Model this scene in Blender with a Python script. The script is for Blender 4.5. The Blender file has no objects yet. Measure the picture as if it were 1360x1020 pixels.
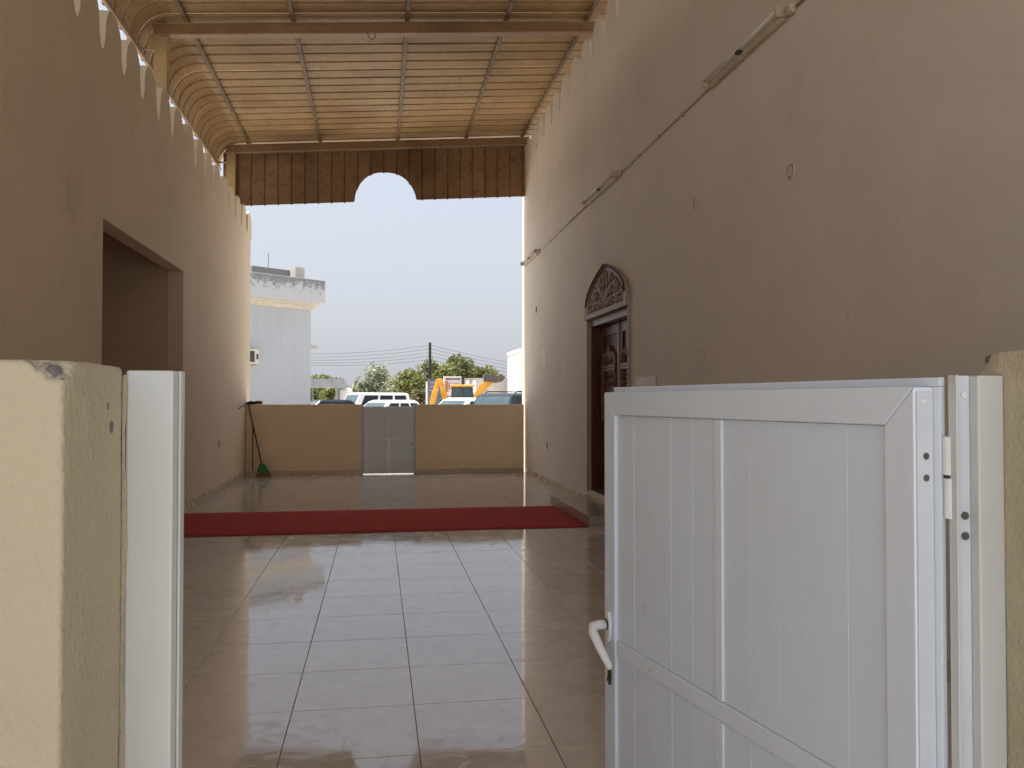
import bpy, bmesh, math, random
import numpy as np
from mathutils import Vector, Matrix, noise as mnoise
random.seed(7)
R = math.radians
sc = bpy.context.scene
col = sc.collection

# ---------------------------------------------------------------- camera
F_PX, EYE = 1110.0, 1.55
YAW, PIT = math.atan(178 / F_PX), math.atan(21 / F_PX)
cam_d = bpy.data.cameras.new('camera'); cam = bpy.data.objects.new('camera', cam_d); col.objects.link(cam)
cam_d.sensor_width = 36; cam_d.lens = F_PX / 1360 * 36; cam_d.clip_start = .02; cam_d.clip_end = 5000
cam.location = (0, 0, EYE); cam.rotation_euler = (R(90) + PIT, 0, -YAW)
sc.camera = cam

# ---------------------------------------------------------------- light
SUN_EL, SUN_FRONT = R(75), R(2)            # sun high on the left, a little in front
sun_h = Vector((-math.cos(SUN_FRONT), math.sin(SUN_FRONT), 0))
to_sun = sun_h * math.cos(SUN_EL) + Vector((0, 0, math.sin(SUN_EL)))
w = bpy.data.worlds.new('World'); sc.world = w; w.use_nodes = True
nt = w.node_tree; bg = nt.nodes['Background']
sky = nt.nodes.new('ShaderNodeTexSky'); sky.sky_type = 'NISHITA'; sky.sun_disc = False
sky.sun_elevation = SUN_EL; sky.sun_rotation = math.atan2(sun_h.x, sun_h.y)
sky.air_density = 1.0; sky.dust_density = 7.0; sky.ozone_density = 2.0; sky.altitude = 0
hz = nt.nodes.new('ShaderNodeMix'); hz.data_type = 'RGBA'; hz.inputs[0].default_value = .8      # even pale haze over the whole sky
nt.links.new(sky.outputs[0], hz.inputs[6]); hz.inputs[7].default_value = (1.53, 1.59, 1.73, 1)
nt.links.new(hz.outputs[2], bg.inputs[0]); bg.inputs[1].default_value = .13
sl = bpy.data.lights.new('sun', 'SUN'); so = bpy.data.objects.new('sun', sl); col.objects.link(so)
sl.energy = 3.6; sl.angle = R(.6); sl.color = (1, .97, .92)
so.rotation_euler = to_sun.to_track_quat('Z', 'Y').to_euler(); so.location = (-20, 0, 40)
vs = sc.view_settings; vs.view_transform = 'Standard'; vs.look = 'None'; vs.gamma = 1; vs.exposure = 1.72
vs.use_curve_mapping = False
cy = sc.cycles
cy.max_bounces = 10; cy.diffuse_bounces = 6; cy.glossy_bounces = 4; cy.transparent_max_bounces = 8
cy.sample_clamp_indirect = 8; cy.use_denoising = True

# ---------------------------------------------------------------- pixel helper (direction only)
_f = Vector((math.sin(YAW) * math.cos(PIT), math.cos(YAW) * math.cos(PIT), math.sin(PIT)))
_r = Vector((math.cos(YAW), -math.sin(YAW), 0)); _u = _r.cross(_f)
def ray(px, py): return _f + _r * ((px - 680) / F_PX) - _u * ((py - 510) / F_PX)
def at(px, py, y):
    d = ray(px, py); return Vector((0, 0, EYE)) + d * (y / d.y)

# ---------------------------------------------------------------- mesh helpers
ORG = {}
class MB:
    def __init__(s): s.v = []; s.f = []
    def add(s, vs_, fs):
        n = len(s.v); s.v += [tuple(p) for p in vs_]; s.f += [tuple(i + n for i in f) for f in fs]; return s
    def box(s, x0, x1, y0, y1, z0, z1):
        return s.add([(x0,y0,z0),(x1,y0,z0),(x1,y1,z0),(x0,y1,z0),(x0,y0,z1),(x1,y0,z1),(x1,y1,z1),(x0,y1,z1)],
                     [(0,3,2,1),(4,5,6,7),(0,1,5,4),(1,2,6,5),(2,3,7,6),(3,0,4,7)])
    def prism(s, poly, ax, a, b):            # poly: 2-D outline; ax: extrusion axis
        def P(p, t):
            return {0: (t, p[0], p[1]), 1: (p[0], t, p[1]), 2: (p[0], p[1], t)}[ax]
        n = len(poly)
        return s.add([P(p, a) for p in poly] + [P(p, b) for p in poly],
                     [tuple(range(n))[::-1], tuple(range(n, 2 * n))] + [(i, (i + 1) % n, n + (i + 1) % n, n + i) for i in range(n)])
    def tube(s, pts, r, k=6, flat=1.0):
        pts = [Vector(p) for p in pts]; n = len(pts); rr = r if isinstance(r, (list, tuple)) else [r] * n
        up = None; base = len(s.v); V = []
        for i, p in enumerate(pts):
            t = (pts[min(i + 1, n - 1)] - pts[max(i - 1, 0)]).normalized()
            if up is None: up = t.orthogonal().normalized()
            up = (up - t * up.dot(t)); up = up.normalized() if up.length > 1e-6 else t.orthogonal().normalized()
            b = t.cross(up)
            for j in range(k):
                a = 2 * math.pi * j / k
                V.append(p + (up * math.cos(a) + b * math.sin(a) * flat) * rr[i])
        F = [(i * k + j, i * k + (j + 1) % k, (i + 1) * k + (j + 1) % k, (i + 1) * k + j) for i in range(n - 1) for j in range(k)]
        F += [tuple(range(k))[::-1], tuple(range((n - 1) * k, n * k))]
        return s.add(V, F)
    def lathe(s, prof, c=(0, 0, 0), ax=2, k=16):   # prof: (radius, height)
        V = []
        for r_, h in prof:
            for j in range(k):
                a = 2 * math.pi * j / k; q = (r_ * math.cos(a), r_ * math.sin(a))
                p = {2: (q[0], q[1], h), 1: (q[0], h, q[1]), 0: (h, q[0], q[1])}[ax]
                V.append((p[0] + c[0], p[1] + c[1], p[2] + c[2]))
        n = len(prof)
        F = [(i * k + j, i * k + (j + 1) % k, (i + 1) * k + (j + 1) % k, (i + 1) * k + j) for i in range(n - 1) for j in range(k)]
        F += [tuple(range(k))[::-1], tuple(range((n - 1) * k, n * k))]
        return s.add(V, F)
    def loft(s, rings, cap=True):
        k = len(rings[0]); V = [p for r_ in rings for p in r_]
        F = [(i * k + j, i * k + (j + 1) % k, (i + 1) * k + (j + 1) % k, (i + 1) * k + j) for i in range(len(rings) - 1) for j in range(k)]
        if cap: F += [tuple(range(k))[::-1], tuple(range((len(rings) - 1) * k, len(rings) * k))]
        return s.add(V, F)
    def mesh(s, name, m, org=(0, 0, 0), smooth=False, fix=True):
        me = bpy.data.meshes.new(name)
        me.from_pydata([(a - org[0], b - org[1], c - org[2]) for a, b, c in s.v], [], s.f)
        if fix:
            bm = bmesh.new(); bm.from_mesh(me); bmesh.ops.recalc_face_normals(bm, faces=bm.faces); bm.to_mesh(me); bm.free()
        if smooth:
            me.polygons.foreach_set('use_smooth', [True] * len(me.polygons))
        me.materials.append(m); return me
    def build(s, name, m, parent=None, bevel=0, smooth=False, seg=2, fix=True):
        org = ORG.get(parent.name, (0, 0, 0)) if parent else (0, 0, 0)
        o = bpy.data.objects.new(name, s.mesh(name, m, org, smooth, fix)); col.objects.link(o)
        if parent: o.parent = parent
        ORG[o.name] = org
        if bevel:
            b = o.modifiers.new('bevel', 'BEVEL'); b.width = bevel; b.segments = seg; b.limit_method = 'ANGLE'; b.angle_limit = R(40)
        return o
def tag(o, label=None, cat=None, group=None, kind=None):
    for k, v in (('label', label), ('category', cat), ('group', group), ('kind', kind)):
        if v: o[k] = v
    return o
def thing(name, loc, label, cat, group=None, rz=0, local=False):
    o = bpy.data.objects.new(name, None); col.objects.link(o); o.location = loc; o.rotation_euler = (0, 0, rz)
    o.empty_display_size = .1
    ORG[o.name] = (0, 0, 0) if local else tuple(loc)
    return tag(o, label, cat, group)
def inst(name, me, parent, loc, rot=(0, 0, 0), scale=(1, 1, 1)):
    o = bpy.data.objects.new(name, me); col.objects.link(o); o.parent = parent
    og = ORG.get(parent.name, (0, 0, 0)) if parent else (0, 0, 0)
    o.location = (loc[0] - og[0], loc[1] - og[1], loc[2] - og[2]); o.rotation_euler = rot; o.scale = scale
    ORG[o.name] = (0, 0, 0); return o

# ---------------------------------------------------------------- materials
def new_mat(name):
    m = bpy.data.materials.new(name); m.use_nodes = True
    return m, m.node_tree, m.node_tree.nodes['Principled BSDF']
def N(t, kind, **kw):
    n = t.nodes.new(kind)
    for k, v in kw.items(): setattr(n, k, v)
    return n
def lk(t, a, b): t.links.new(a, b)
def noise(t, scale, detail=4, rough=.55, vec=None, dist=0):
    n = N(t, 'ShaderNodeTexNoise'); n.inputs['Scale'].default_value = scale; n.inputs['Detail'].default_value = detail
    n.inputs['Roughness'].default_value = rough; n.inputs['Distortion'].default_value = dist
    if vec is not None: lk(t, vec, n.inputs['Vector'])
    return n.outputs[0]
def ramp(t, fac, a, b, ca=(0, 0, 0, 1), cb=(1, 1, 1, 1)):
    r_ = N(t, 'ShaderNodeValToRGB'); e = r_.color_ramp.elements
    e[0].position = a; e[1].position = b; e[0].color = ca; e[1].color = cb
    lk(t, fac, r_.inputs[0]); return r_.outputs[0]
def mix(t, fac, a, b, mode='MIX'):
    m = N(t, 'ShaderNodeMix', data_type='RGBA', blend_type=mode)
    for sock, v in ((m.inputs[0], fac), (m.inputs[6], a), (m.inputs[7], b)):
        if hasattr(v, 'is_output'): lk(t, v, sock)
        elif isinstance(v, (int, float)): sock.default_value = v
        else: sock.default_value = (*v[:3], 1)
    return m.outputs[2]
def maths(t, op, a, b=0.0):
    m = N(t, 'ShaderNodeMath', operation=op)
    for i, v in enumerate((a, b)):
        if hasattr(v, 'is_output'): lk(t, v, m.inputs[i])
        else: m.inputs[i].default_value = v
    return m.outputs[0]
def bump(t, bs, h, strength=.2, dist=.01):
    b = N(t, 'ShaderNodeBump'); b.inputs['Strength'].default_value = strength; b.inputs['Distance'].default_value = dist
    lk(t, h, b.inputs['Height']); lk(t, b.outputs[0], bs.inputs['Normal'])
def coord(t, which='Object', scale=(1, 1, 1), loc=(0, 0, 0)):
    c = N(t, 'ShaderNodeTexCoord'); mp = N(t, 'ShaderNodeMapping')
    mp.inputs['Scale'].default_value = scale; mp.inputs['Location'].default_value = loc
    lk(t, c.outputs[which], mp.inputs[0]); return mp.outputs[0]
def simple(name, c, rough=.5, var=.12, scale=6, metal=0, bmp=0, bscale=40, spec=None, rvar=0):
    m, t, b = new_mat(name); v = coord(t)
    n = noise(t, scale, 5, .6, v)
    d = tuple(x * (1 - var * 1.6) for x in c); l = tuple(min(1, x * (1 + var)) for x in c)
    lk(t, ramp(t, n, .3, .72, (*d, 1), (*l, 1)), b.inputs['Base Color'])
    b.inputs['Roughness'].default_value = rough; b.inputs['Metallic'].default_value = metal
    if rvar:
        lk(t, maths(t, 'MULTIPLY_ADD', noise(t, scale * 3, 4, .6, v), rvar), b.inputs['Roughness'])
        b.inputs['Roughness'].links[0].from_node.inputs[2].default_value = rough - rvar * .5
    if spec is not None: b.inputs['Specular IOR Level'].default_value = spec
    if bmp: bump(t, b, noise(t, bscale, 4, .6, v), bmp, .01)
    return m
M = {}
def wall_mat(name, c, dirt=.16, bscale=90, bstr=.12, streak=.1, stain=(.25, .19, .12), rough=.75):
    m, t, b = new_mat(name); v = coord(t)
    big = noise(t, .55, 5, .6, v, .6); mid = noise(t, 3.2, 6, .65, v, .4)
    st = noise(t, 1.0, 5, .6, coord(t, scale=(5, 5, .35)))
    spots = noise(t, 9, 3, .5, v)
    a = ramp(t, big, .3, .75, (*[x * (1 - dirt) for x in c], 1), (*[min(1, x * 1.05) for x in c], 1))
    a = mix(t, maths(t, 'MULTIPLY', ramp(t, mid, .52, .78), dirt), a, stain)
    a = mix(t, maths(t, 'MULTIPLY', ramp(t, st, .55, .8), streak), a, stain)
    a = mix(t, maths(t, 'MULTIPLY', ramp(t, spots, .76, .80), .18), a, stain)
    pt = noise(t, .9, 2, .4, coord(t, loc=(3.3, 1.7, 8.2)), 1.2)
    a = mix(t, maths(t, 'MULTIPLY', ramp(t, pt, .60, .625), .10), a, tuple(min(1, x * 1.18) for x in c))
    vo = N(t, 'ShaderNodeTexVoronoi', feature='DISTANCE_TO_EDGE'); vo.inputs['Scale'].default_value = .55
    vd = N(t, 'ShaderNodeVectorMath', operation='ADD'); nv = N(t, 'ShaderNodeTexNoise'); nv.inputs['Scale'].default_value = 1.6; nv.inputs['Detail'].default_value = 6
    lk(t, v, nv.inputs['Vector']); lk(t, v, vd.inputs[0]); lk(t, nv.outputs['Color'], vd.inputs[1]); lk(t, vd.outputs[0], vo.inputs['Vector'])
    ck = ramp(t, vo.outputs['Distance'], .0, .006, (1, 1, 1, 1), (0, 0, 0, 1))
    ck = maths(t, 'MULTIPLY', ck, ramp(t, noise(t, .8, 3, .5, coord(t, loc=(7, 2, 4))), .52, .66))
    a = mix(t, maths(t, 'MULTIPLY', ck, .28), a, stain)
    lk(t, a, b.inputs['Base Color']); b.inputs['Roughness'].default_value = rough
    b.inputs['Specular IOR Level'].default_value = .3
    h = maths(t, 'ADD', noise(t, bscale, 5, .6, v), maths(t, 'ADD', maths(t, 'MULTIPLY', noise(t, 5, 3, .5, v), 3.0), maths(t, 'MULTIPLY', noise(t, 1.4, 3, .5, v), 9.0)))
    bump(t, b, h, bstr, .006); return m
CREAM = (.70, .585, .425)
M['wall'] = wall_mat('plaster_wall', CREAM, dirt=.07, streak=.05)
M['hall'] = wall_mat('hall_plaster', (.72, .655, .56), dirt=.07, streak=.06, stain=(.30, .25, .19))
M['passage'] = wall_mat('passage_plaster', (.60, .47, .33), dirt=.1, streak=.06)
M['post'] = wall_mat('plaster_post', (.575, .51, .365), dirt=.34, bscale=110, bstr=.75, streak=.3, stain=(.34, .26, .14))
def post_mat(m, centre):
    t = m.node_tree; b = t.nodes['Principled BSDF']; src = b.inputs['Base Color'].links[0].from_socket
    g = N(t, 'ShaderNodeNewGeometry'); P = g.outputs['Position']; n = noise(t, 90, 5, .7, P)
    for cc, rr in centre:
        ds = N(t, 'ShaderNodeVectorMath', operation='DISTANCE'); lk(t, P, ds.inputs[0]); ds.inputs[1].default_value = cc
        k = maths(t, 'ADD', maths(t, 'DIVIDE', ds.outputs['Value'], rr * 2), maths(t, 'MULTIPLY', n, .45))
        src = mix(t, ramp(t, k, .62, .66, (1, 1, 1, 1), (0, 0, 0, 1)), src, (.16, .15, .14))
    lk(t, src, b.inputs['Base Color'])
M['farwall'] = wall_mat('plaster_far_wall', (.86, .715, .52), dirt=.10, streak=.06)
M['mortar'] = simple('grey_mortar', (.2, .19, .18), .9, .3, 40, bmp=.6, bscale=120)
M['white_bld'] = None
def paint_mat(name, c, rough):
    m, t, b = new_mat(name); v = coord(t)
    a = mix(t, maths(t, 'MULTIPLY', ramp(t, noise(t, 2.0, 5, .6, coord(t, scale=(16, 16, .6))), .45, .8), .10), c, tuple(x * .72 for x in c))
    a = mix(t, maths(t, 'MULTIPLY', ramp(t, noise(t, 1.6, 6, .65, v), .45, .75), .16), a, (.50, .47, .42))
    nick = noise(t, 38, 3, .5, coord(t, scale=(1, 1, .45))); gate_ = ramp(t, noise(t, 2.6, 2, .5, v), .50, .60)
    a = mix(t, maths(t, 'MULTIPLY', maths(t, 'MULTIPLY', ramp(t, nick, .715, .74), gate_), .5), a, (.10, .09, .08))
    lk(t, a, b.inputs['Base Color'])
    r_ = maths(t, 'MULTIPLY_ADD', noise(t, 7, 5, .6, v), .3); r_.node.inputs[2].default_value = rough - .12
    lk(t, r_, b.inputs['Roughness']); bump(t, b, noise(t, 25, 3, .5, v), .03, .004); return m
M['alu2'] = paint_mat('white_gate_rail', (.70, .765, .85), .32)
M['alu'] = simple('white_aluminium', (.575, .595, .59), .32, .035, 3, bmp=.02, bscale=60, rvar=.12)
M['plank'] = paint_mat('white_plank', (.68, .755, .845), .38)
M['alu_in'] = simple('aluminium_edge', (.62, .66, .72), .35, .05, 4)
M['plastic'] = simple('white_plastic', (.78, .78, .77), .25, .03, 8)
M['dark'] = simple('dark_metal', (.04, .038, .036), .45, .2, 20)
M['screw'] = simple('steel_screw', (.16, .15, .14), .4, .2, 30, metal=.6)
M['brass'] = simple('worn_brass', (.2, .13, .06), .45, .3, 60, metal=.7)
M['conduit'] = simple('conduit', (.45, .38, .28), .5, .15, 12)
M['batten'] = simple('batten_cream', (.55, .47, .34), .5, .15, 12)
M['tube'] = simple('lamp_tube', (.72, .70, .66), .15, .03, 10)
M['black'] = simple('black_plastic', (.02, .02, .02), .4, .2, 20)
M['green'] = simple('green_plastic', (.04, .22, .06), .45, .2, 20)
M['bristle'] = simple('straw_bristle', (.30, .26, .08), .8, .3, 60)
M['stick'] = simple('brown_stick', (.10, .06, .035), .7, .3, 20)
M['brick'] = simple('red_brick', (.42, .22, .16), .9, .25, 30, bmp=.4)
M['boxrim'] = simple('box_rim', (.30, .24, .17), .6, .2, 20)
M['plate'] = simple('plate_cream', (.82, .79, .75), .5, .04, 9)
M['rope'] = simple('black_rope', (.03, .028, .03), .8, .3, 60)

def tile_mat(name, c1, c2, rough=.035):
    m, t, b = new_mat(name)
    oi = N(t, 'ShaderNodeObjectInfo'); c = N(t, 'ShaderNodeTexCoord')
    off = N(t, 'ShaderNodeVectorMath', operation='SCALE'); cmb = N(t, 'ShaderNodeCombineXYZ')
    for i in range(3): lk(t, oi.outputs['Random'], cmb.inputs[i])
    lk(t, cmb.outputs[0], off.inputs[0]); off.inputs['Scale'].default_value = 37
    ad = N(t, 'ShaderNodeVectorMath', operation='ADD'); lk(t, c.outputs['Object'], ad.inputs[0]); lk(t, off.outputs[0], ad.inputs[1])
    v = ad.outputs[0]
    n1 = noise(t, 3.2, 8, .62, v, 1.6); n2 = noise(t, 9, 6, .6, v, .8)
    a = ramp(t, n1, .32, .68, (*c2, 1), (*c1, 1))
    a = mix(t, maths(t, 'MULTIPLY', ramp(t, n2, .5, .72), .35), a, tuple(x * .78 for x in c2))
    a = mix(t, maths(t, 'MULTIPLY', oi.outputs['Random'], .14), a, tuple(x * .72 for x in c2))
    lk(t, a, b.inputs['Base Color'])
    wv = coord(t, 'Generated'); 
    geo = N(t, 'ShaderNodeNewGeometry')
    smear = noise(t, 1.3, 6, .65, geo.outputs['Position'], .8)
    sm2 = noise(t, 22, 5, .65, v, 1.2)
    r_ = maths(t, 'MULTIPLY_ADD', ramp(t, smear, .5, .8), .07); r_.node.inputs[2].default_value = rough
    mb_ = noise(t, 4.5, 8, .68, geo.outputs['Position'], 2.2)
    r2 = maths(t, 'ADD', maths(t, 'ADD', r_, maths(t, 'MULTIPLY', ramp(t, sm2, .55, .8), .06)), maths(t, 'MULTIPLY', ramp(t, mb_, .50, .66), .16))
    lk(t, r2, b.inputs['Roughness'])
    b.inputs['IOR'].default_value = 1.75
    bump(t, b, maths(t, 'ADD', noise(t, 2.2, 2, .5, v), maths(t, 'MULTIPLY', noise(t, 60, 3, .5, v), .05)), .035, .01)
    return m
M['tile'] = tile_mat('polished_floor_tile', (.64, .60, .54), (.54, .495, .44))
M['step_tile'] = tile_mat('step_tile', (.50, .43, .34), (.40, .33, .26), .12)
M['skirt'] = tile_mat('skirting_tile', (.62, .53, .39), (.55, .46, .33), .22)
M['grout'] = simple('grout', (.14, .115, .09), .9, .3, 14)

def carpet_mat():
    m, t, b = new_mat('red_carpet'); v = coord(t)
    n = noise(t, 180, 4, .7, v); s = noise(t, 2.0, 5, .6, coord(t, scale=(.5, 4, 1)))
    a = ramp(t, n, .3, .7, (.40, .058, .048, 1), (.64, .105, .085, 1))
    a = mix(t, maths(t, 'MULTIPLY', ramp(t, s, .45, .75), .3), a, (.26, .06, .05))
    lk(t, a, b.inputs['Base Color']); b.inputs['Roughness'].default_value = .95; b.inputs['Specular IOR Level'].default_value = .1
    bump(t, b, n, .6, .006); return m
M['carpet'] = carpet_mat()

def sheet_mat(name, c, dirt, amt=.5):
    m, t, b = new_mat(name)
    geo = N(t, 'ShaderNodeNewGeometry'); P = geo.outputs['Position']
    mp = N(t, 'ShaderNodeMapping'); mp.inputs['Scale'].default_value = (.6, 2.2, 1.2); lk(t, P, mp.inputs[0])
    n1 = noise(t, 1.0, 7, .65, mp.outputs[0], .5); n2 = noise(t, 9, 5, .65, P, .3); n3 = noise(t, .8, 3, .5, P)
    oi = N(t, 'ShaderNodeObjectInfo')
    a = ramp(t, n1, .3, .7, (*[x * .72 for x in c], 1), (*[min(1, x * 1.12) for x in c], 1))
    a = mix(t, maths(t, 'MULTIPLY', ramp(t, n2, .5, .75), amt), a, dirt)
    a = mix(t, maths(t, 'MULTIPLY', ramp(t, n3, .5, .72), amt * .9), a, dirt)
    a = mix(t, maths(t, 'MULTIPLY', oi.outputs['Random'], .22), a, dirt)
    lk(t, a, b.inputs['Base Color']); b.inputs['Roughness'].default_value = .55
    b.inputs['Specular IOR Level'].default_value = .35
    bump(t, b, n2, .15, .004); return m
M['sheet'] = sheet_mat('roof_sheet', (.50, .335, .165), (.20, .10, .035), .5)
M['eave'] = M['sheet']
M['fascia'] = sheet_mat('fascia_sheet', (.30, .175, .085), (.07, .034, .014), .8)
M['beam'] = sheet_mat('brown_beam', (.33, .20, .10), (.14, .075, .035), .5)
M['flange'] = sheet_mat('beam_flange', (.50, .36, .24), (.24, .14, .08), .35)
M['purlin'] = sheet_mat('purlin', (.30, .20, .11), (.06, .035, .02), .8)
M['column'] = sheet_mat('column', (.52, .36, .18), (.3, .18, .08), .4)

def wood_mat(name, a_, b_, rough=.4, scale=(14, 14, 1.2)):
    m, t, b = new_mat(name); n = noise(t, 3, 6, .6, coord(t, scale=scale), 1.0)
    lk(t, ramp(t, n, .3, .7, (*a_, 1), (*b_, 1)), b.inputs['Base Color']); b.inputs['Roughness'].default_value = rough
    bump(t, b, n, .1, .004); return m
M['wood'] = wood_mat('red_brown_wood', (.075, .022, .012), (.15, .05, .028), .3)
M['wood_mid'] = wood_mat('carved_brown_wood', (.12, .055, .035), (.22, .11, .075), .42)
M['wood_dark'] = wood_mat('dark_wood', (.04, .022, .017), (.08, .042, .03), .75)
M['wood_dust'] = wood_mat('dusty_carved_wood', (.30, .22, .18), (.50, .40, .34), .55)

# outdoors
def ground_mat():
    m, t, b = new_mat('sandy_ground'); v = coord(t)
    a = ramp(t, noise(t, .12, 6, .6, v), .3, .7, (.36, .33, .29, 1), (.50, .47, .425, 1))
    a = mix(t, maths(t, 'MULTIPLY', ramp(t, noise(t, 6, 6, .7, v), .45, .7), .35), a, (.28, .25, .22))
    lk(t, a, b.inputs['Base Color']); b.inputs['Roughness'].default_value = .95
    bump(t, b, noise(t, 30, 5, .7, v), .4, .02); return m
M['ground'] = ground_mat()
def white_bld_mat():
    m, t, b = new_mat('weathered_white_render'); v = coord(t)
    st = noise(t, 1.1, 6, .65, coord(t, scale=(2.2, 2.2, .25))); pa = noise(t, 1.6, 7, .7, v, .5)
    a = mix(t, maths(t, 'MULTIPLY', ramp(t, st, .45, .75), .45), (.40, .42, .455), (.30, .315, .34))
    a = mix(t, maths(t, 'MULTIPLY', ramp(t, pa, .62, .68), .7), a, (.40, .39, .38))
    lk(t, a, b.inputs['Base Color']); b.inputs['Roughness'].default_value = .85
    bump(t, b, pa, .3, .02); return m
M['white_bld'] = white_bld_mat()
def parapet_mat():
    m, t, b = new_mat('peeling_parapet'); v = coord(t)
    sep = N(t, 'ShaderNodeSeparateXYZ'); lk(t, v, sep.inputs[0])
    n = noise(t, 5.0, 8, .75, v, .5)
    k = maths(t, 'ADD', maths(t, 'MULTIPLY', maths(t, 'SUBTRACT', sep.outputs[2], 6.0), .38), maths(t, 'MULTIPLY', n, 1.0))
    k.node.label = 'peel'
    a = mix(t, ramp(t, k, .70, .78), (.44, .45, .47), (.20, .20, .205))
    a = mix(t, maths(t, 'MULTIPLY', ramp(t, noise(t, 9, 5, .7, v), .55, .7), .4), a, (.45, .44, .43))
    lk(t, a, b.inputs['Base Color']); b.inputs['Roughness'].default_value = .9; return m
M['parapet'] = parapet_mat()
M['cornice'] = simple('cornice_cream', (.56, .51, .42), .8, .1, 3)
M['concrete'] = simple('pale_concrete', (.50, .46, .42), .9, .15, .6, bmp=.2, bscale=8)
M['bright'] = simple('bright_white_render', (.80, .80, .79), .85, .06, .6)
M['carport'] = simple('carport_sheet', (.34, .35, .37), .6, .15, 2)
M['pole'] = simple('tarred_pole', (.03, .025, .022), .8, .3, 8)
M['wire'] = simple('wire', (.10, .10, .11), .6, .1, 4)
M['paint_white'] = simple('car_paint_white', (.80, .80, .80), .22, .03, 2)
M['paint_dark'] = simple('car_paint_dark_blue', (.018, .024, .036), .2, .1, 2)
M['glass'] = None
def glass_mat(name, c, rough=.03):
    m, t, b = new_mat(name); b.inputs['Base Color'].default_value = (*c, 1); b.inputs['Roughness'].default_value = rough
    b.inputs['IOR'].default_value = 1.45
    n = noise(t, 3, 3, .5, coord(t)); lk(t, ramp(t, n, .3, .7, (*[x * .8 for x in c], 1), (*[x * 1.2 for x in c], 1)), b.inputs['Base Color'])
    return m
M['glass'] = glass_mat('dark_glass', (.012, .015, .018)); M['windscreen'] = glass_mat('windscreen_glass', (.06, .09, .105))
M['rubber'] = simple('rubber', (.022, .021, .02), .85, .2, 20)
M['rim'] = simple('alloy', (.45, .45, .46), .35, .1, 20, metal=.7)
M['yellow'] = simple('machine_yellow', (.72, .33, .03), .5, .18, 3, bmp=.05)
M['bucket'] = simple('worn_bucket_steel', (.085, .065, .055), .6, .35, 4)
M['signface'] = simple('sign_face', (.66, .60, .57), .6, .06, 3)
M['signred'] = simple('sign_red', (.45, .07, .05), .6, .15, 6)
M['signgrey'] = simple('sign_grey', (.16, .17, .19), .6, .35, 2.5)
M['bark'] = simple('bark', (.12, .09, .065), .9, .3, 8, bmp=.4, bscale=20)
def leaf_mat(name, a_, b_):
    m, t, b = new_mat(name); g = N(t, 'ShaderNodeNewGeometry')
    n = noise(t, .6, 4, .6, g.outputs['Position'])
    k = maths(t, 'ADD', maths(t, 'MULTIPLY', g.outputs['Random Per Island'], .6), maths(t, 'MULTIPLY', n, .5))
    lk(t, ramp(t, k, .2, .85, (*a_, 1), (*b_, 1)), b.inputs['Base Color'])
    b.inputs['Roughness'].default_value = .6; b.inputs['Specular IOR Level'].default_value = .25
    tr = N(t, 'ShaderNodeBsdfTranslucent'); lk(t, b.inputs['Base Color'].links[0].from_socket, tr.inputs[0])
    ms = N(t, 'ShaderNodeMixShader'); ms.inputs[0].default_value = .35
    out = t.nodes['Material Output']; lk(t, b.outputs[0], ms.inputs[1]); lk(t, tr.outputs[0], ms.inputs[2]); lk(t, ms.outputs[0], out.inputs[0])
    return m
M['leaf_a'] = leaf_mat('leaf_olive', (.085, .095, .03), (.28, .28, .10))
M['leaf_b'] = leaf_mat('leaf_dark', (.06, .08, .026), (.22, .235, .085))
M['leaf_c'] = leaf_mat('leaf_silver', (.15, .17, .11), (.36, .38, .27))
M['leaf_d'] = leaf_mat('leaf_dry', (.11, .10, .04), (.24, .22, .10))

# ================================================================ the setting
XL, XR, YF = -2.65, 3.13, 17.6         # inner faces of the side walls, inner face of the far wall
tag(MB().add([(-1500,-300,-.06),(1500,-300,-.06),(1500,3000,-.06),(-1500,3000,-.06)], [(0,1,2,3)]).build('ground', M['ground']), kind='structure')

# courtyard floor: grout bed with single tiles
floor = tag(MB().box(XL + .002, XR - .002, .2, YF + .14, -.05, -.004).build('floor', M['grout']), kind='structure')
TP = .6035
xs = [XL + .004] + [x for x in [-.417 + TP * .998 * k for k in range(-4, 7)] if XL + .06 < x < XR - .06] + [XR - .004]
ys = [.22] + [y for y in [3.70 + .6068 * k for k in range(-6, 30)] if .3 < y < YF + .1] + [YF + .135]
tile_cache = {}
def tile_mesh(wx, wy, h=.008, ch=.0012, m='tile'):
    key = (round(wx, 3), round(wy, 3), h, m)
    if key not in tile_cache:
        a, b = wx / 2, wy / 2
        r0 = [(-a,-b,-h),(a,-b,-h),(a,b,-h),(-a,b,-h)]; r1 = [(x, y, -ch) for x, y, z in r0]
        r2 = [(x - math.copysign(ch, x), y - math.copysign(ch, y), 0) for x, y, z in r0]
        tile_cache[key] = MB().loft([r0, r1, r2]).mesh('tile', M[m])
    return tile_cache[key]
G = .0035
for i in range(len(xs) - 1):
    for j in range(len(ys) - 1):
        wx, wy = xs[i + 1] - xs[i] - G, ys[j + 1] - ys[j] - G
        inst('tile', tile_mesh(wx, wy), floor, ((xs[i] + xs[i + 1]) / 2, (ys[j] + ys[j + 1]) / 2, random.uniform(-.0002, .0002)),
             (R(random.gauss(0, .035)), R(random.gauss(0, .035)), 0))

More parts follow.
